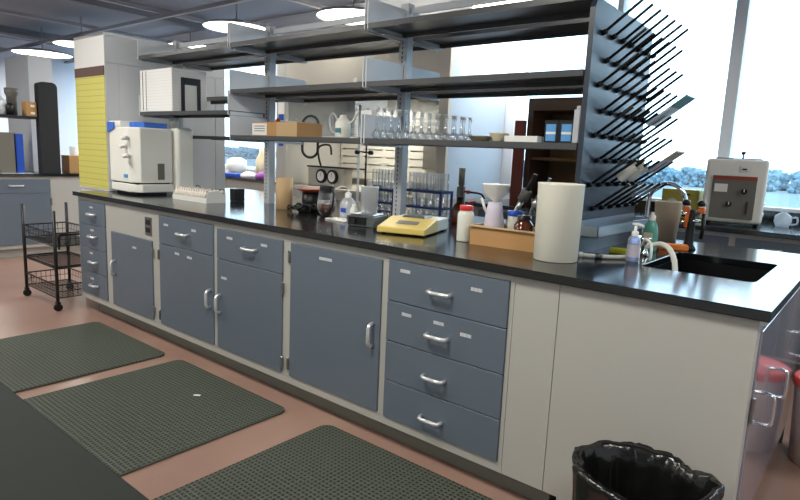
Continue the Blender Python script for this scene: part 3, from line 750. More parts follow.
MB(t).tube([(-1.165, .425, z0+.12), (-1.18, .415, z0+.16), (-1.19, .405, z0+.20)], .006, 8).build('spout', 'white')
t = thing('plastic_funnel', 'white wide-rimmed plastic funnel set in the mouth of the lilac jug', 'funnel', (-1.13, .425, z0+.16))
MB(t).lathe([(.010, z0+.13), (.012, z0+.19), (.055, z0+.225), (.06, z0+.262), (.063, z0+.266), (.056, z0+.264), (.05, z0+.228), (.008, z0+.195), (.007, z0+.13)], (-1.13, .425, 0), 30).build('cone', 'white')
t = inbox('sample_jar', 'white jar with a bright blue lid standing in the cardboard tray', 'jar', -1.04, .455)
MB(t).lathe([(0, z0), (.031, z0), (.032, z0+.135), (.03, z0+.14)], (-1.04, .455, 0), 24).build('body', 'milky')
MB(t).lathe([(.034, z0+.13), (.035, z0+.132), (.035, z0+.152), (0, z0+.155)], (-1.04, .455, 0), 24).build('lid', 'bluefolder')
t = inbox('amber_jar', 'squat amber glass jar with black cap in the cardboard tray', 'jar', -.965, .398)
MB(t).lathe([(0, z0), (.040, z0), (.042, z0+.01), (.042, z0+.10), (.03, z0+.118), (.027, z0+.122)], (-.965, .398, 0), 26).build('body', 'amber')
MB(t).lathe([(.029, z0+.122), (.030, z0+.142), (0, z0+.144)], (-.965, .398, 0), 24).build('cap', 'black')
# funnel with brush behind
t = thing('bottle_brush', 'dark bottle brush with metal handle leaning behind the blue-lidded jar', 'brush', (-1.16, .62, ZW))
MB(t).tube([(-1.16, .62, .9155), (-1.13, .62, 1.05), (-1.10, .62, 1.11)], .012, 10).build('ferrule', 'steel')
MB(t).tube([(-1.10, .62, 1.11), (-1.075, .62, 1.16)], .024, 12).build('bristles', 'brushg')
MB(t).tube([(-1.075, .62, 1.16), (-1.04, .62, 1.235)], .010, 10).build('handle', 'blackmatte')
t = thing('steel_scoop', 'shiny steel scoop with curved handle leaning beside the bottle brush', 'scoop', (-1.08, .66, ZW))
MB(t).tube([(-1.08, .66, .9155), (-1.06, .66, 1.09), (-1.0, .66, 1.18), (-.985, .66, 1.22)], .008, 8, smooth=4).build('handle', 'steel')
MB(t).lathe([(0, 1.06), (.02, 1.08), (.024, 1.12), (.02, 1.12), (0, 1.075)], (-1.035, .64, 0), 16).build('bowl', 'steel')
# white tub
t = thing('plastic_tub', 'tall open white translucent cylinder at the front edge before the drying board', 'tub', (-.748, .265, ZW))
MB(t).lathe([(0, .9155), (.082, .9155), (.085, .918), (.0885, 1.21), (.09, 1.216), (.086, 1.216), (.081, .925), (0, .925)], (-.748, .265, 0), 40).build('body', 'tubw')
# hose connectors on the worktop
t = thing('hose_connector', 'short white hose end with fittings lying right of the white tub', 'hose', (-.62, .46, ZW))
MB(t).tube([(-.70, .42, .925), (-.66, .435, .925), (-.61, .47, .925), (-.56, .53, .925)], .008, 10, smooth=4).build('hose', 'white')
MB(t).tube([(-.655, .437, .926), (-.632, .452, .926)], .011, 10).build('fitting', 'steel')
MB(t).tube([(-.715, .415, .926), (-.70, .42, .926)], .011, 10).build('end_cap', 'white')
single('sponge', 'small yellow-green sponge under the drip tray', 'sponge', 'spongey', lambda b: b.box(-.035, .035, -.025, .025, 0, .022, .005, 2), (-.64, .66, ZW), .3)
single('sponge', 'orange sponge block lying beside the sink behind the soap', 'sponge', 'sponge', lambda b: b.box(-.065, .065, -.035, .035, 0, .024, .004, 2), (-.515, 1.03, ZW), .35)
# soaps
t = thing('soap_dispenser', 'lavender pump soap bottle with a white pump head at the sink corner', 'soap bottle', (-.525, .50, ZW))
cx, cy = -.525, .50
MB(t).lathe([(0, .9155), (.023, .9155), (.025, .92), (.025, 1.0), (.018, 1.015), (.012, 1.018)], (cx, cy, 0), 22).build('body', 'bluesoap')
MB(t).lathe([(.0255, .935), (.0257, .985)], (cx, cy, 0), 22).build('label', 'lilac')
MB(t).lathe([(.013, 1.018), (.014, 1.035), (.006, 1.04), (.005, 1.06), (0, 1.06)], (cx, cy, 0), 16).build('pump_collar', 'white')
MB(t).tube([(cx-.012, cy, 1.064), (cx+.012, cy-.002, 1.066), (cx+.034, cy-.01, 1.06)], .006, 8).build('pump_head', 'white')
t = thing('dish_soap', 'green washing-up liquid bottle with white cap behind the pump soap', 'soap bottle', (-.575, .87, ZW))
cx, cy = -.575, .87
MB(t).lathe([(0, .9155), (.032, .9155), (.034, .925), (.034, 1.0), (.026, 1.035), (.014, 1.055)], (cx, cy, 0), 22, sy=.7).build('body', 'plasticclear')
MB(t).box(cx-.022, cx+.018, cy-.0265, cy-.024, .95, 1.0).build('label', 'ceram')
MB(t).lathe([(.015, 1.055), (.016, 1.075), (.008, 1.08), (.008, 1.092), (0, 1.093)], (cx, cy, 0), 16).build('cap', 'white')
single('waste_pot', 'tan tapered plastic pot behind the green soap bottle', 'pot', 'tanp', lambda b: b.lathe([(0, 0), (.052, 0), (.066, .2), (.069, .205), (.063, .205), (.05, .01), (0, .01)], (0, 0, 0), 28), (-.63, 1.315, ZW))
# gooseneck faucet
t = thing('gooseneck_faucet', 'chrome gooseneck tap arching over the back left corner of the sink', 'faucet', (-.69, 1.175, ZW))
bx, by = -.69, 1.175
MB(t).lathe([(0, .9155), (.026, .9155), (.026, .93), (.014, .94), (.013, .99), (0, .99)], (bx, by, 0), 18).build('base', 'chrome')
b = MB(t); R = .09; pts = [(bx, by, .95), (bx, by, 1.03), (bx, by, 1.10)]
dirx, diry = .93, .10
for i in range(0, 11):
    a = PI - PI*i/10; pts.append((bx+dirx*(R+R*math.cos(a)), by+diry*(R+R*math.cos(a)), 1.125+R*math.sin(a)))
pts.append((bx+dirx*2*R, by+diry*2*R, 1.075)); b.tube(pts, .0105, 14); b.build('spout', 'chrome')
MB(t).tube([(bx+dirx*2*R, by+diry*2*R, 1.085), (bx+dirx*2*R, by+diry*2*R, 1.06)], .013, 12).build('aerator', 'chrome')
for s in (-1, 1):
    h = MB(t).tube([(bx, by, .965), (bx+.03, by+s*.045, .965)], .008, 8).build('tap_arm', 'chrome'); MB(t).lathe([(0, .955), (.014, .955), (.012, .985), (0, .987)], (bx+.03, by+s*.045, 0), 12).build('tap_knob', 'chrome', h)
# mixer valve + hose
t = thing('hose_tap', 'low chrome valve with a grey hose curling down into the sink', 'tap', (-.54, .70, ZW))
MB(t).lathe([(0, .9155), (.018, .9155), (.014, .93), (.010, .935), (.010, .97), (.014, .975), (.012, .99), (0, .99)], (-.54, .70, 0), 16).build('valve_body', 'chrome')
MB(t).tube([(-.565, .69, .985), (-.52, .71, .988)], .006, 8).build('valve_handle', 'chrome')
MB(t).tube([(-.54, .70, .955), (-.51, .70, .965), (-.47, .685, .975), (-.43, .66, .96), (-.40, .63, .92), (-.385, .61, .86), (-.375, .60, .80)], .011, 12, smooth=6).build('hose', 'milky')
MB(t).tube([(-.55, .69, .96), (-.53, .66, .99), (-.50, .64, .975), (-.485, .60, .935), (-.478, .57, .922)], .006, 8, smooth=5).build('thin_hose', 'white')
# gas turret
t = thing('gas_turret', 'black service turret with two orange-handled gas taps at the sink back corner', 'gas tap', (-.465, 1.10, ZW))
gx, gy = -.465, 1.10
MB(t).lathe([(0, .9155), (.034, .9155), (.032, .925), (.022, .94), (.019, 1.03), (.017, 1.10), (0, 1.105)], (gx, gy, 0), 20).build('turret_post', 'blackmatte')
for s, a in ((-1, .0), (1, .0)):
    dx = -.02 if s < 0 else .045
    v = MB(t).tube([(gx, gy, 1.075), (gx+dx*.6, gy-.01, 1.09), (gx+dx, gy-.02, 1.105)], .010, 10).build('tap_body', 'steel')
    MB(t).box(gx+dx-.014, gx+dx+.014, gy-.034, gy-.006, 1.092, 1.118, .005, 2).build('tap_handle', 'orange', v)
    MB(t).lathe([(0, 1.12), (.018, 1.125), (.017, 1.145), (0, 1.15)], (gx+dx-.005, gy-.02, 0), 14).build('tap_knob', 'black', v)
MB(t).tube([(gx-.012, gy-.026, 1.09), (gx-.016, gy-.03, 1.02)], .008, 8).build('orange_tag', 'orange')
MB(t).tube([(gx+.05, gy, 1.09), (gx+.055, gy, 1.02), (gx+.05, gy, .97)], .009, 8).build('black_outlet', 'black')
MB(t).tube([(gx-.035, gy-.01, 1.04), (gx, gy-.01, 1.05), (gx+.04, gy, 1.05)], .008, 8).build('nozzle', 'chrome')

# ------------------------------------------------------------------ on the shelves
ZS = 1.3755
t = thing('cardboard_box', 'long low cardboard box with a white label on the lower shelf', 'box', (-2.72, .58, ZS), -.03)
MB(local=True).box(-.285, .17, -.10, .10, 0, .088, .002, 1).build('carton', 'cardboard', t)
MB(local=True).box(-.285, -.13, -.1015, -.0998, .006, .08).build('printed_label', 'paper', t)
for z in (.03, .045, .06): MB(local=True).box(-.26, -.15, -.1022, -.1012, z, z+.005).build('print_line', 'plinth', t)
MB(local=True).box(-.03, .17, -.1016, -.0999, .0, .088).build('brown_tape', 'tan', t)
single('orange_cone_cap', 'small orange pointed cap behind the cardboard box', 'cap', 'orange', lambda b: b.lathe([(0, 0), (.022, 0), (.022, .1), (.012, .12), (.0, .135)], (0, 0, 0), 16), (-3.00, .69-.0, ZS))
t = thing('tubing_jug', 'white plastic jug with green label and looped tubing on the lower shelf', 'jug', (-2.22, .53, ZS))
MB(t).lathe([(0, ZS), (.042, ZS), (.044, ZS+.01), (.044, ZS+.085), (.03, ZS+.11), (.02, ZS+.115), (.02, ZS+.13), (0, ZS+.132)], (-2.22, .53, 0), 24).build('body', 'milky')
MB(t).box(-2.235, -2.195, .484, .489, ZS+.03, ZS+.055).build('green_label', 'teal')
MB(t).tube([(-2.255, .53, ZS+.09), (-2.30, .53, ZS+.14), (-2.33, .53, ZS+.11), (-2.32, .53, ZS+.05), (-2.29, .53, ZS+.03)], .006, 8, smooth=6).build('loop_tubing', 'glassm')
MB(t).tube([(-2.185, .53, ZS+.08), (-2.14, .53, ZS+.10), (-2.10, .53, ZS+.15)], .006, 8, smooth=6).build('outlet_tubing', 'milky')
t = thing('clamped_column', 'white plastic clamp block fixed near the shelf upright above the stirrer', 'clamp', (-2.04, .56, ZS))
MB(t).box(-2.10, -2.02, .53, .60, ZS, ZS+.01).build('base', 'steel'); MB(t).tube([(-2.06, .56, ZS+.01), (-2.06, .56, ZS+.17)], .008, 10).build('rod', 'glassm')
MB(t).box(-2.09, -2.005, .535, .585, ZS+.115, ZS+.155, .004, 2).build('clamp_block', 'white')
# volumetric flasks
def vol_flask(p, s):
    t = thing('volumetric_flask', 'clear long-necked volumetric flask standing in the row on the lower shelf', 'flask', p, group='volumetric flasks on the lower shelf')
    MB(local=True).lathe([(0, .001), (.018, .001), (.026, .012), (.027, .025), (.018, .045), (.008, .056), (.0072, .13), (.0095, .15), (.011, .152), (.008, .15)], (0, 0, 0), 16).build('glass_body', 'glass', t)
    MB(local=True).lathe([(.0, .148), (.0065, .149), (.0075, .16), (.011, .163), (.011, .170), (0, .171)], (0, 0, 0), 10).build('stopper', 'glassm', t)
    return t
fp = vol_flask((0, 0, 0), 1); first = True
for i in range(12):
    for j in range(2):
        if i == 11 and j: continue
        o = fp if first else copy_tree(fp); first = False
        x = -1.905 + i*.050; y = .47 + j*.10
        o.location = (x + (.02 if j else 0), y, ZS); s = .96 - .028*i; o.scale = (min(1, .95), min(1, .95), s)
single('crystallising_dish', 'wide shallow cream ceramic dish right of the flasks', 'dish', 'ceram', lambda b: b.lathe([(0, 0), (.04, 0), (.062, .022), (.066, .024), (.058, .024), (.036, .006), (0, .006)], (0, 0, 0), 28), (-1.275, .50, ZS))
single('crystallising_dish', 'wide shallow glass dish stacked behind the cream dish', 'dish', 'glassm', lambda b: b.lathe([(0, 0), (.05, 0), (.06, .03), (.056, .03), (.046, .006), (0, .006)], (0, 0, 0), 28), (-1.33, .63, ZS))
single('mortar', 'small cream mortar bowl on the lower shelf between dish and white tray', 'mortar', 'ceram', lambda b: b.lathe([(0, 0), (.028, 0), (.030, .008), (.044, .034), (.046, .038), (.038, .038), (.02, .012), (0, .01)], (0, 0, 0), 26), (-1.165, .48, ZS))
single('white_tray', 'flat white plastic tray on the lower shelf left of the blue boxes', 'tray', 'white', lambda b: (b.box(-.08, .08, -.05, .05, 0, .004), b.box(-.08, .08, -.05, -.046, .004, .026), b.box(-.08, .08, .046, .05, .004, .026), b.box(-.08, -.076, -.046, .046, .004, .026), b.box(.076, .08, -.046, .046, .004, .026)), (-1.03, .48, ZS))
for i, x in enumerate((-.905, -.835)):
    t = thing('blue_carton', 'small blue and white carton, %s' % ('left one of the pair' if i == 0 else 'right of the pair, next to the steel plate'), 'box', (x, .49, ZS))
    MB(t).box(x-.030, x+.030, .46, .52, ZS, ZS+.095, .002, 1).build('carton', 'black')
    MB(t).box(x-.022, x+.022, .4588, .4600, ZS+.008, ZS+.036).build('label_panel', 'bluebox'); MB(t).box(x-.022, x+.022, .4588, .4600, ZS+.046, ZS+.078).build('label_panel', 'bluebox')
    MB(t).box(x-.022, x+.022, .4588, .4600, ZS+.036, ZS+.046).build('label_stripe', 'paper')
single('end_bracket', 'pale grey steel plate standing at the right end of the lower shelf', 'plate', 'upright', lambda b: (b.box(-.014, .014, -.03, .03, 0, .135, .003, 1), b.box(-.008, .008, -.02, .02, .135, .15)), (-.782, .46, ZS))
single('white_bulb', 'tiny white bulb standing on the mid-height shelf beside its divider', 'bulb', 'white', lambda b: b.lathe([(0, 0), (.010, .0), (.014, .012), (.014, .026), (.007, .036), (0, .038)], (0, 0, 0), 14), (-2.10, .50, 1.6655))
single('blue_bundle', 'small blue bundle lying on the top shelf near the ceiling light', 'bundle', 'bluep', lambda b: (b.box(-.06, .06, -.04, .04, 0, .05, .02, 3), b.box(.05, .11, -.03, .03, 0, .035, .014, 3)), (-1.62, .62, 1.9555))
single('black_strap', 'small black bundle lying on the top shelf of the left bay', 'bundle', 'black', lambda b: b.lathe([(0, 0), (.05, 0), (.07, .02), (.04, .045), (0, .05)], (0, 0, 0), 16, sy=.6), (-3.55, .60, 1.9555))
# white ribbed casing on left bay shelf
t = thing('white_casing', 'large white ribbed casing with a black-framed opening on the left bay shelf', 'casing', (-4.08, .55, 1.5355))
x0, x1, y0, y1, za, zb = -4.325, -3.86, .415, .70, 1.5355, 1.845
MB(t).box(x0, x1, y0, y1, za, zb, .006, 2).build('casing_body', 'ribbed')
for k in range(2): MB(t).box(x0+.045+k*.05, x0+.049+k*.05, y0-.003, y0+.002, za+.01, zb-.01).build('vertical_seam', 'darkgap' if k == 0 else 'plinth')
b = MB(t); b.box(x1-.001, x1+.010, .485, .515, za, za+.25, .004, 1); b.box(x1-.001, x1+.010, .615, .645, za, za+.25, .004, 1); b.box(x1-.001, x1+.010, .512, .618, za+.20, za+.25, .004, 1); b.build('black_frame', 'black')
MB(t).box(x1-.0005, x1+.002, .515, .615, za, za+.20).build('inner_panel', 'white')
# ------------------------------------------------------------------ floor things
def rmat(x0, x1, y0, y1, label):
    b = MB(local=True); r = .05; pts = []; cx, cy = (x0+x1)/2, (y0+y1)/2; w, d = (x1-x0)/2, (y1-y0)/2
    for px, py, a0 in ((w-r, -d+r, -PI/2), (w-r, d-r, 0), (-w+r, d-r, PI/2), (-w+r, -d+r, PI)):
        for i in range(6): a = a0+PI/2*i/5; pts.append((px+r*math.cos(a), py+r*math.sin(a)))
    b.prism(pts, 0, .012, 'z'); o = b.build('anti_fatigue_mat', 'mat', None); o.location = (cx, cy, .0005)
    md = o.modifiers.new('bevel', 'BEVEL'); md.width = .004; md.segments = 2; md.limit_method = 'ANGLE'; md.angle_limit = 1
    return tag(o, label, 'floor mat')
rmat(-4.055, -3.085, -1.60, -.085, 'dark green-grey rubber floor mat farthest left, nearest the wire cart')
rmat(-2.955, -1.94, -1.60, -.075, 'dark green-grey rubber floor mat in the middle of the three')
rmat(-1.695, -.66, -1.60, -.045, 'dark green-grey rubber floor mat nearest the rubbish bin')
# wire cart
t = thing('wire_cart', 'black three-tier wire basket cart on castors beside the far end of the island', 'cart', (-4.9, .0, 0))
cx0, cx1, cy0, cy1 = -5.165, -4.535, -.168, .165
for x in (cx0, cx1):
    for y in (cy0, cy1):
        l = MB(t).tube([(x, y, .06), (x, y, .77)], .013, 10).build('post', 'black')
        w = MB(t).tube([(x-.012, y, .03), (x+.012, y, .03)], .029, 16).build('castor', 'rubber')
        MB(t).box(x-.018, x+.018, y-.015, y+.015, .045, .075, .003, 1).build('castor_fork', 'black', w)
def basket(z0, z1, nm):
    b = MB(t)
    for z, r in ((z1, .006), (z0, .004), ((z0+z1)/2, .0025)):
        b.tube([(cx0, cy0, z), (cx1, cy0, z)], r, 6); b.tube([(cx0, cy1, z), (cx1, cy1, z)], r, 6); b.tube([(cx0, cy0, z), (cx0, cy1, z)], r, 6); b.tube([(cx1, cy0, z), (cx1, cy1, z)], r, 6)
    n = 20
    for i in range(1, n):
        x = cx0+(cx1-cx0)*i/n
        b.tube([(x, cy0, z1), (x, cy0, z0), (x, cy1, z0), (x, cy1, z1)], .0022, 5, cap=False)
    for i in range(1, 9):
        y = cy0+(cy1-cy0)*i/9
        b.tube([(cx0, y, z1), (cx0, y, z0), (cx1, y, z0), (cx1, y, z1)], .0022, 5, cap=False)
    b.build('basket', 'black')
basket(.50, .60, 'top'); basket(.33, .345, 'mid'); basket(.10, .20, 'low')
b = MB(t); b.tube([(-4.565, -.13, .47), (-4.565, -.13, .57), (-4.565, -.12, .58), (-4.565, .10, .58), (-4.565, .12, .56), (-4.565, .12, .47)], .008, 8); b.build('side_handle', 'black')
t = thing('spray_bottle', 'white bottle with a black cap standing in the wire cart top basket', 'bottle', (-4.62, .10, .505))
MB(t).lathe([(0, .505), (.03, .505), (.032, .63), (.018, .66), (.014, .67)], (-4.62, .10, 0), 16).build('body', 'white')
MB(t).lathe([(.017, .67), (.018, .71), (0, .712)], (-4.62, .10, 0), 14).build('cap', 'black')
# rubbish bin with liner
def bin_liner():
    t = thing('rubbish_bin', 'round rubbish bin with a crumpled shiny black liner at the front of the end cabinet', 'rubbish bin', (-.195, -.265, 0))
    cx, cy = -.195, -.265
    MB(t).lathe([(0, .001), (.13, .001), (.135, .01), (.165, .40), (.17, .41)], (cx, cy, 0), 36, sy=.9).build('bin_body', 'blackmatte')
    rnd = random.Random(5); b = MB(t); n = 96; rings = []
    import mathutils
    prof = [(.168, .22), (.173, .29), (.178, .37), (.186, .425), (.187, .443), (.175, .453), (.160, .440), (.148, .40), (.13, .30), (.10, .2), (.05, .15), (0.004, .14)]
    for k, (r, z) in enumerate(prof):
        ring = []
        for i in range(n):
            a = 2*PI*i/n
            u = mathutils.noise.noise(Vector((math.cos(a)*2.2, math.sin(a)*2.2, z*6)))
            w = mathutils.noise.noise(Vector((math.cos(a)*9, math.sin(a)*9, z*11+3)))
            v = mathutils.noise.noise(Vector((math.cos(a)*1.6, math.sin(a)*1.6, 9.1)))
            amp = .016 if k > 0 else .006
            if 5 < k < 10: amp = .030
            cr = abs(mathutils.noise.noise(Vector((math.cos(a)*6+z*4, math.sin(a)*6, z*9+7))))
            rr = r*1.03 + amp*u + .007*w - .016*cr*(k > 1); zz = z + (.014*u + .020*v + .004*w)*(1 if 2 <= k <= 7 else .4)
            ring.append(b.bm.verts.new(Vector((rr*math.cos(a), rr*.9*math.sin(a), zz)) + Vector((cx, cy, 0)) - b.off))
        rings.append(ring)
    for A, B in zip(rings, rings[1:]):
        for i in range(n): f = b.bm.faces.new((A[i], A[(i+1) % n], B[(i+1) % n], B[i])); f.smooth = True
    bmesh.ops.recalc_face_normals(b.bm, faces=b.bm.faces)
    b.build('bin_liner', 'bag')
bin_liner()
def bucket(x, y, label, h=.395):
    t = thing('lidded_bucket', label, 'bucket', (x, y, 0))
    MB(t).lathe([(0, .001), (.125, .001), (.132, .012), (.15, h-.02)], (x, y, 0), 36).build('bucket_body', 'bucket')
    MB(t).lathe([(.157, h-.035), (.158, h-.005), (.150, h+.002), (.135, h-.006), (.0, h-.008)], (x, y, 0), 36).build('lid', 'redlid')
    MB(t).box(x-.05, x+.03, y-.147, y-.139, .16, .27).build('printed_label', 'tanp')
    return t
bucket(.168, 1.25, 'off-white bucket with a coral red lid on the floor past the island end')

# ------------------------------------------------------------------ near bench (camera side)
t = thing('near_bench', 'worn black worktop of the bench in the near left corner', 'bench', (-1.5, -2.3, 0))
MB(t).box(-4.3, 1.8, -3.0, -1.615, .883, .915, .003, 2).build('worktop', 'near_top')
MB(t).box(-4.25, 1.75, -2.95, -1.66, .1, .882).build('cabinet_body', 'frame')
MB(t).box(-4.2, 1.7, -2.9, -1.72, 0, .099).build('plinth', 'plinth')

# ------------------------------------------------------------------ back counter on the right with oven
t = thing('window_counter', 'black-topped counter with blue-grey drawers under the big window', 'counter', (.2, 2.9, 0))
MB(t).box(-2.60, XR-.01, 2.42, YB-.02, .883, .915, .003, 2).build('worktop', 'black_top')
MB(t).box(-2.60, XR-.01, YB-.035, YB-.02, .9155, 1.0).build('splashback', 'black_top')
MB(t).box(-2.60, XR-.01, 2.47, YB-.02, .1, .882).build('cabinet_body', 'frame')
MB(t).box(-2.60, XR-.01, 2.54, YB-.04, 0, .099).build('plinth', 'plinth')
for i in range(8):
    x0 = -2.56+i*.66-.0; x0 = -.50 + (i-3)*.66; x1 = x0+.62
    if x1 > XR-.05: continue
    d = MB(t).box(x0, x1, 2.456, 2.472, .70, .855, .0015, 1).build('drawer', 'blue'); handle_h(t, (x0+x1)/2-.1, .80, d, 2.456)
    d = MB(t).box(x0, x1, 2.456, 2.472, .12, .695, .0015, 1).build('door', 'blue'); handle_v(t, x1-.05, .52, d, 2.456)
# oven
t = thing('bench_oven', 'cream benchtop furnace with a grey control door and red strip by the window', 'oven', (-.61, 2.86, ZW), .13)
def lb(): return MB(local=True)
lb().box(-.185, .185, -.19, .12, .018, .45, .02, 3).build('casing', 'cream', t)
d = lb().box(-.135, .130, -.203, -.1905, .045, .335, .003, 1).build('control_door', 'darkpanel', t)
lb().box(-.135, .130, -.2045, -.2035, .308, .335).build('red_strip', 'redbrown', d)
lb().box(-.12, -.04, -.2055, -.2035, .225, .28).build('white_notice', 'paper', d)
for x, z in ((.062, .235), (-.02, .145)):
    k = lb().tube([(x, -.2035, z), (x, -.222, z)], .019, 18).build('dial', 'black', d); lb().box(x-.003, x+.003, -.2245, -.222, z-.004, z+.016).build('pointer', 'white', k)
lb().box(.085, .092, -.225, -.2035, .08, .17, .002, 1).build('door_handle', 'black', d)
lb().box(.02, .09, -.197, -.1895, .365, .405, .005, 2).build('switch_panel', 'white', t)
lb().box(.033, .062, -.199, -.197, .378, .388).build('switch', 'black', t)
lb().tube([(.02, 0, .45), (.02, 0, .485)], .006, 8).build('vent_stem', 'black', t)
lb().tube([(.02, 0, .485), (.02, 0, .505)], .014, 12).build('vent_knob', 'black', t)
lb().box(-.14, .14, -.14, .09, .45, .457).build('top_plate', 'blackmatte', t)
for k in range(4): lb().box(.184, .190, -.12, .06, .07+k*.075, .085+k*.075).build('vent_slot', 'winframe', t)
for x in (-.15, .15):
    for y in (-.15, .08): lb().tube([(x, y, 0), (x, y, .02)], .014, 10).build('foot', 'black', t)
t = thing('yellow_instrument', 'yellow front box with a small round dial left of the oven', 'instrument', (-.98, 2.95, ZW))
MB(t).box(-1.10, -.84, 2.85, 3.1, .9155, 1.13, .006, 2).build('casing', 'yellowd')
MB(t).tube([(-1.02, 2.85, 1.02), (-1.02, 2.84, 1.02)], .04, 24).build('dial', 'white')
MB(t).box(-.93, -.90, 2.846, 2.851, 1.09, 1.10).build('switch', 'black')
t = thing('glass_kettle', 'small clear glass teapot shape right of the oven', 'glassware', (-.31, 2.95, ZW))
MB(t).lathe([(0, .916), (.04, .916), (.055, .95), (.05, .99), (.025, 1.01), (.012, 1.02)], (-.31, 2.95, 0), 22).build('body', 'glassm')
MB(t).tube([(-.26, 2.95, .98), (-.23, 2.95, .985), (-.225, 2.95, .945), (-.26, 2.95, .935)], .006, 8, smooth=4).build('handle', 'glassm')
# wooden hutch on back counter
t = thing('wooden_hutch', 'dark brown open wooden hutch standing on the window counter behind the shelving', 'hutch', (-1.75, 2.9, ZW))
hx0, hx1, hy0, hy1, hz1 = -2.16, -1.34, 2.62, 3.0, 1.80
MB(t).box(hx0, hx0+.05, hy0, hy1, .9155, hz1).build('side_panel', 'wood'); MB(t).box(hx1-.03, hx1, hy0, hy1, .9155, hz1).build('side_panel', 'wood')
MB(t).box(hx0+.05, hx1-.03, hy1-.02, hy1, .9155, hz1).build('back_panel', 'woodin'); MB(t).box(hx0+.05, hx1-.03, hy0, hy1-.02, hz1-.1, hz1).build('top_panel', 'wood')
MB(t).box(hx0+.05, hx1-.03, hy0+.02, hy1-.02, 1.30, 1.325).build('shelf_board', 'woodin')
MB(t).box(hx0-.10, hx0-.002, hy0-.03, hy0+.0, .9155, 1.62, .003, 1).build('open_door', 'redwood')
t = thing('small_picture_box', 'small pale printed box on the hutch beneath the blue cartons', 'box', (-1.86, 2.76, ZW))
MB(t).box(-1.98, -1.76, 2.70, 2.82, .9155, 1.12).build('carton', 'tanp'); MB(t).box(-1.92, -1.84, 2.698, 2.70, .99, 1.10).build('printed_panel', 'plinth')

# ------------------------------------------------------------------ fume hood
t = thing('fume_hood', 'big cream fume hood, window light painted pale blue on its side, with slotted back baffle behind the shelving', 'fume hood', (-3.9, 2.8, 0))
fx0, fx1, fy0, fy1, fz = -5.05, -2.76, 2.32, 3.28, 2.36
MB(t).box(fx0, fx1, fy0+.02, fy1, 0, .88).build('base_cabinet', 'frame')
MB(t).box(fx0, fx1, fy0-.01, fy1, .881, .92, .003, 1).build('work_surface', 'hoodin')
MB(t).box(fx1-.03, fx1, fy0+.04, fy1, .921, fz).build('side_panel', 'hoodlit')
MB(t).box(fx1-.10, fx1, fy0, fy0+.039, .921, fz).build('front_jamb', 'hoodcream')
MB(t).box(fx0, fx0+.16, fy0, fy1, .921, fz).build('front_jamb', 'frame')
MB(t).box(fx0+.161, fx1-.101, fy0, fy0+.06, 1.88, fz).build('header_panel', 'hoodcream')
MB(t).box(fx0+.161, fx1-.031, fy0+.061, fy1, fz-.03, fz).build('hood_roof', 'hoodcream')
MB(t).box(fx0+.161, fx1-.031, fy1-.03, fy1, .921, fz-.031).build('back_lining', 'hoodin')
b = MB(t); rows = 9
bx0, bx1 = -4.87, -2.82
for r in range(rows):
    z = 1.0+r*.085; b.box(bx0, bx1, fy1-.14, fy1-.125, z, z+.072)
    for k in range(7): b.box(bx0+k*(bx1-bx0)/6-.03, bx0+k*(bx1-bx0)/6+.03, fy1-.139, fy1-.126, z+.0721, z+.0849)
b.build('slotted_baffle', 'baffle')
MB(t).box(fx0+.161, fx1-.031, fy0+.061, fy1-.031, 1.90, 1.93).build('inner_ceiling', 'hoodcream')
MB(t).box(-4.25, -3.70, 2.66, 2.98, 1.875, 1.899).build('hood_lamp', 'lens')
hl = area('hood_glow', (-3.975-t.location.x, 2.82-t.location.y, 1.87), (.5, .3), 9, (1, .97, .9)); hl.parent = t
MB(t).box(fx0+.17, fx1-.11, fy0+.02, fy0+.024, 1.45, 1.87).build('glass_sash', 'window')
s_ = MB(t).box(-3.61, -3.37, fy1-.17, fy1-.145, 1.15, 1.40).build('control_box', 'darkpanel')
for z in (1.60, 1.33): MB(t).box(fx0+.04, fx0+.12, fy0-.002, fy0, z, z+.07).build('blue_notice', 'bluefolder')
MB(t).box(fx0+.03, fx0+.13, fy0-.003, fy0-.0005, 1.67, 1.83).build('white_notice', 'paper')
t = thing('gauge_panel', 'cream panel with two round black-rimmed pressure gauges inside the fume hood', 'gauge', (-4.4, 2.55, .921))
MB(t).box(-4.70, -4.14, 2.48, 2.60, .9215, 1.12, .004, 1).build('panel_box', 'hoodcream')
MB(t).box(-4.71, -3.95, 2.47, 2.61, 1.1205, 1.135).build('panel_top', 'black')
for x in (-4.475, -4.305):
    g_ = MB(t).tube([(x, 2.48, 1.03), (x, 2.455, 1.03)], .075, 28).build('gauge', 'black'); MB(t).tube([(x, 2.4555, 1.03), (x, 2.453, 1.03)], .052, 28).build('dial_face', 'paper', g_); MB(t).box(x-.003, x+.003, 2.451, 2.453, 1.03, 1.07).build('needle', 'red', g_)
t = thing('hose_loop', 'black rubber hose looping down inside the left of the fume hood', 'hose', (-4.6, 2.42, 1.14))
MB(t).tube([(-4.62+.125*math.cos(a), 2.43, 1.44+.09*math.sin(a)+(.13 if math.sin(a) > 0 else -.13)) for a in [i*2*PI/20+.05 for i in range(21)]], .014, 8).build('hose', 'rubber')
MB(t).tube([(-4.52, 2.50, 1.14), (-4.50, 2.45, 1.22), (-4.50, 2.44, 1.32), (-4.42, 2.44, 1.36), (-4.32, 2.44, 1.35), (-4.30, 2.44, 1.26)], .011, 8, smooth=4).build('pipe', 'rubber')
t = thing('white_equipment', 'low white equipment box inside the fume hood behind the retort stand', 'instrument', (-3.6, 2.55, .921))
MB(t).box(-3.80, -3.36, 2.46, 2.64, .9215, 1.03, .006, 2).build('casing', 'white'); MB(t).box(-3.72, -3.58, 2.457, 2.46, .95, .99).build('panel', 'black')

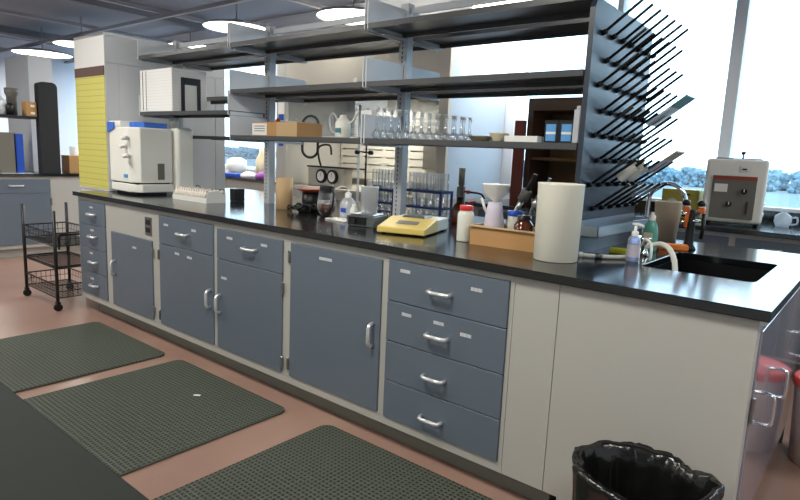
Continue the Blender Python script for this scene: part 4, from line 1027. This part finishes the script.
# ------------------------------------------------------------------ window counter on the left
t = thing('left_window_counter', 'dark counter with pale cabinets beneath the far left windows', 'counter', (-7, 2.8, 0))
MB(t).box(-10.5, -5.12, 2.55, YB-.02, .883, .915, .003, 1).build('worktop', 'black_top')
MB(t).box(-10.5, -5.12, 2.60, YB-.03, .1, .882).build('cabinet_body', 'frame')
MB(t).box(-10.5, -5.12, 2.66, YB-.05, 0, .099).build('plinth', 'plinth')
def simple(name, label, cat, m, fn, loc, rz=0): return single(name, label, cat, m, fn, loc, rz)
simple('blue_folder', 'blue folder lying on the far window counter', 'folder', 'bluefolder', lambda b: b.box(-.16, .16, -.11, .11, 0, .04, .004, 1), (-6.45, 2.75, ZW), .1)
simple('white_cloth', 'crumpled white cloth bundle on the far window counter', 'cloth', 'white', lambda b: b.lathe([(0, 0), (.12, 0), (.13, .03), (.07, .07), (0, .08)], (0, 0, 0), 14, sy=.7), (-6.1, 2.72, ZW))
simple('purple_bag', 'small purple bag on the far window counter', 'bag', 'purple', lambda b: b.lathe([(0, 0), (.13, 0), (.14, .04), (.08, .09), (0, .10)], (0, 0, 0), 12, sy=.7), (-5.78, 2.72, ZW))
simple('cream_canister', 'tall cream canister by the far left window', 'canister', 'ceram', lambda b: b.lathe([(0, 0), (.10, 0), (.11, .22), (.06, .32), (.06, .38), (0, .38)], (0, 0, 0), 20), (-6.15, 3.0, ZW))
simple('white_pot', 'white rounded pot on the sill of the far left window', 'pot', 'white', lambda b: b.lathe([(0, 0), (.09, 0), (.14, .1), (.13, .2), (.06, .24), (0, .24)], (0, 0, 0), 20), (-6.75, 3.0, ZW))
simple('wire_hoop', 'large white hoop standing on the far window counter', 'hoop', 'white', lambda b: b.tube([(.12*math.cos(a), 0, .13+.12*math.sin(a)) for a in [i*2*PI/24 for i in range(25)]], .012, 8), (-5.35, 2.72, ZW))
simple('desk_lamp', 'black bent desk lamp by the far left window', 'lamp', 'black', lambda b: (b.lathe([(0, 0), (.07, 0), (.07, .015), (0, .02)], (0, 0, 0), 16), b.tube([(0, 0, .02), (-.10, 0, .18), (-.14, 0, .32), (-.08, 0, .44), (.04, 0, .47)], .014, 8, smooth=4), b.tube([(.02, 0, .47), (.14, 0, .45)], .035, 12)), (-5.62, 2.9, ZW))

# ------------------------------------------------------------------ second bench on the far left
LX = -7.0
t = thing('left_bench', 'second bench far left with black worktop and blue-grey cabinet fronts', 'bench', (-7.4, .6, 0))
MB(t).box(LX-1.4, LX+.03, -2.4, 2.0, .883, .915, .003, 1).build('worktop', 'black_top')
MB(t).box(LX-1.35, LX, -2.35, 1.95, .1, .882).build('cabinet_body', 'frame')
MB(t).box(LX-1.3, LX-.06, -2.3, 1.9, 0, .099).build('plinth', 'frame')
def side_front(y0, y1, z0, z1, name):
    return MB(t).box(LX-.004, LX+.012, y0+.002, y1-.002, z0+.002, z1-.002, .0015, 1).build(name, 'blue')
for k in range(4):
    y1 = .715 - k*.76; y0 = y1-.715
    d = side_front(y0, y1, .70, .855, 'drawer')
    MB(t).tube([(LX+.012, y1-.41, .785), (LX+.04, y1-.40, .785), (LX+.04, y1-.28, .785), (LX+.012, y1-.27, .785)], .008, 8).build('handle', 'alu', d)
    d = side_front(y0, y1, .14, .70, 'door')
    MB(t).tube([(LX+.012, y0+.18, .57), (LX+.04, y0+.18, .56), (LX+.04, y0+.18, .47), (LX+.012, y0+.18, .46)], .008, 8).build('handle', 'alu', d)
    MB(t).box(LX+.010, LX+.018, y1-.008, y1+.006, .56, .64).build('hinge', 'steel', d)
t = thing('far_service_column', 'grey boxed column rising from the far left bench', 'column', (-7.8, .9, ZW))
MB(t).box(LX-1.15, LX-.42, .70, .95, .9155, 2.22).build('column_body', 'column')
t = thing('far_reagent_shelf', 'black reagent shelf and rounded black end panel on the far left bench', 'shelving', (-7.15, .2, ZW))
MB(t).box(LX-.33, LX-.02, -1.6, .635, 1.50, 1.53).build('shelf_board', 'black')
pts = [(.64, .9155), (.835, .9155), (.835, 1.86), (.82, 1.89), (.79, 1.905), (.69, 1.905), (.65, 1.89), (.64, 1.87)]
MB(t).prism(pts, LX-.10, LX-.0, 'x').build('end_panel', 'blackmatte')
MB(t).box(LX-.33, LX-.30, -1.6, -1.57, .9155, 1.5).build('support', 'black')
simple('glass_bottle', 'clear glass bottle with dark contents on the far left shelf', 'bottle', 'glassm', lambda b: b.lathe([(0, 0), (.07, 0), (.075, .15), (.03, .2), (.03, .25), (0, .25)], (0, 0, 0), 18), (LX-.15, .30, 1.5305))
simple('dark_bottle', 'small black bottle beside the glass bottle on the far left shelf', 'bottle', 'black', lambda b: b.lathe([(0, 0), (.04, 0), (.04, .10), (.025, .12), (0, .12)], (0, 0, 0), 16), (LX-.08, .39, 1.5305))
simple('glass_bottle', 'tall grey-topped glass bottle at the back of the far left shelf', 'bottle', 'darkpanel', lambda b: b.lathe([(0, 0), (.05, 0), (.05, .2), (.065, .24), (.065, .29), (0, .29)], (0, 0, 0), 18), (LX-.24, .46, 1.5305))
for i in range(2):
    t = thing('amber_carton', 'small brown carton by the black end panel, %s of the two' % ('upper' if i else 'lower'), 'box', (LX-.1, .57, 1.5305+.075*i))
    z = 1.5305+.0755*i
    MB(t).box(LX-.17, LX-.03, .53, .63, z, z+.075, .002, 1).build('carton', 'orange' if False else 'redbrown' if False else 'cardboard'); MB(t).box(LX-.03, LX-.028, .57, .61, z+.02, z+.045).build('label', 'paper')
simple('ring_binder', 'bright blue ring binder standing on the far left bench', 'binder', 'bluefolder', lambda b: b.box(-.12, .12, -.035, .035, 0, .42, .004, 1), (LX-.16, .45, ZW))
simple('patterned_binder', 'dark mottled binder standing left of the blue binder', 'binder', 'darkpanel', lambda b: b.box(-.12, .12, -.07, .07, 0, .43, .004, 1), (LX-.16, .33, ZW))
simple('blue_notebook', 'blue notebook lying flat in front of the far left binders', 'notebook', 'bluefolder', lambda b: b.box(-.05, .05, -.10, .10, 0, .03, .003, 1), (LX-.05+.02, .12, ZW))
simple('paper_sheet', 'loose white paper sheet on the far left bench', 'paper', 'paper', lambda b: b.box(-.04, .05, -.15, .15, 0, .002), (LX-.03, .40, ZW))
simple('cardboard_box', 'brown cardboard box at the right end of the far left bench', 'box', 'cardboard', lambda b: b.box(-.11, .11, -.12, .12, 0, .20, .003, 1), (LX-.25, 1.08+.02, ZW))
simple('paper_roll', 'white paper roll standing behind the cardboard box on the far left bench', 'roll', 'paper', lambda b: b.lathe([(0, 0), (.055, 0), (.055, .3), (.02, .3), (.02, .25), (0, .25)], (0, 0, 0), 18), (LX-.48, 1.10+.08, ZW))
single('paper_scrap', 'tiny scrap of white paper lying on the middle rubber mat', 'paper scrap', 'paper', lambda b: b.box(-.018, .018, -.008, .008, 0, .001), (-2.403, -0.303, .0131), .6)
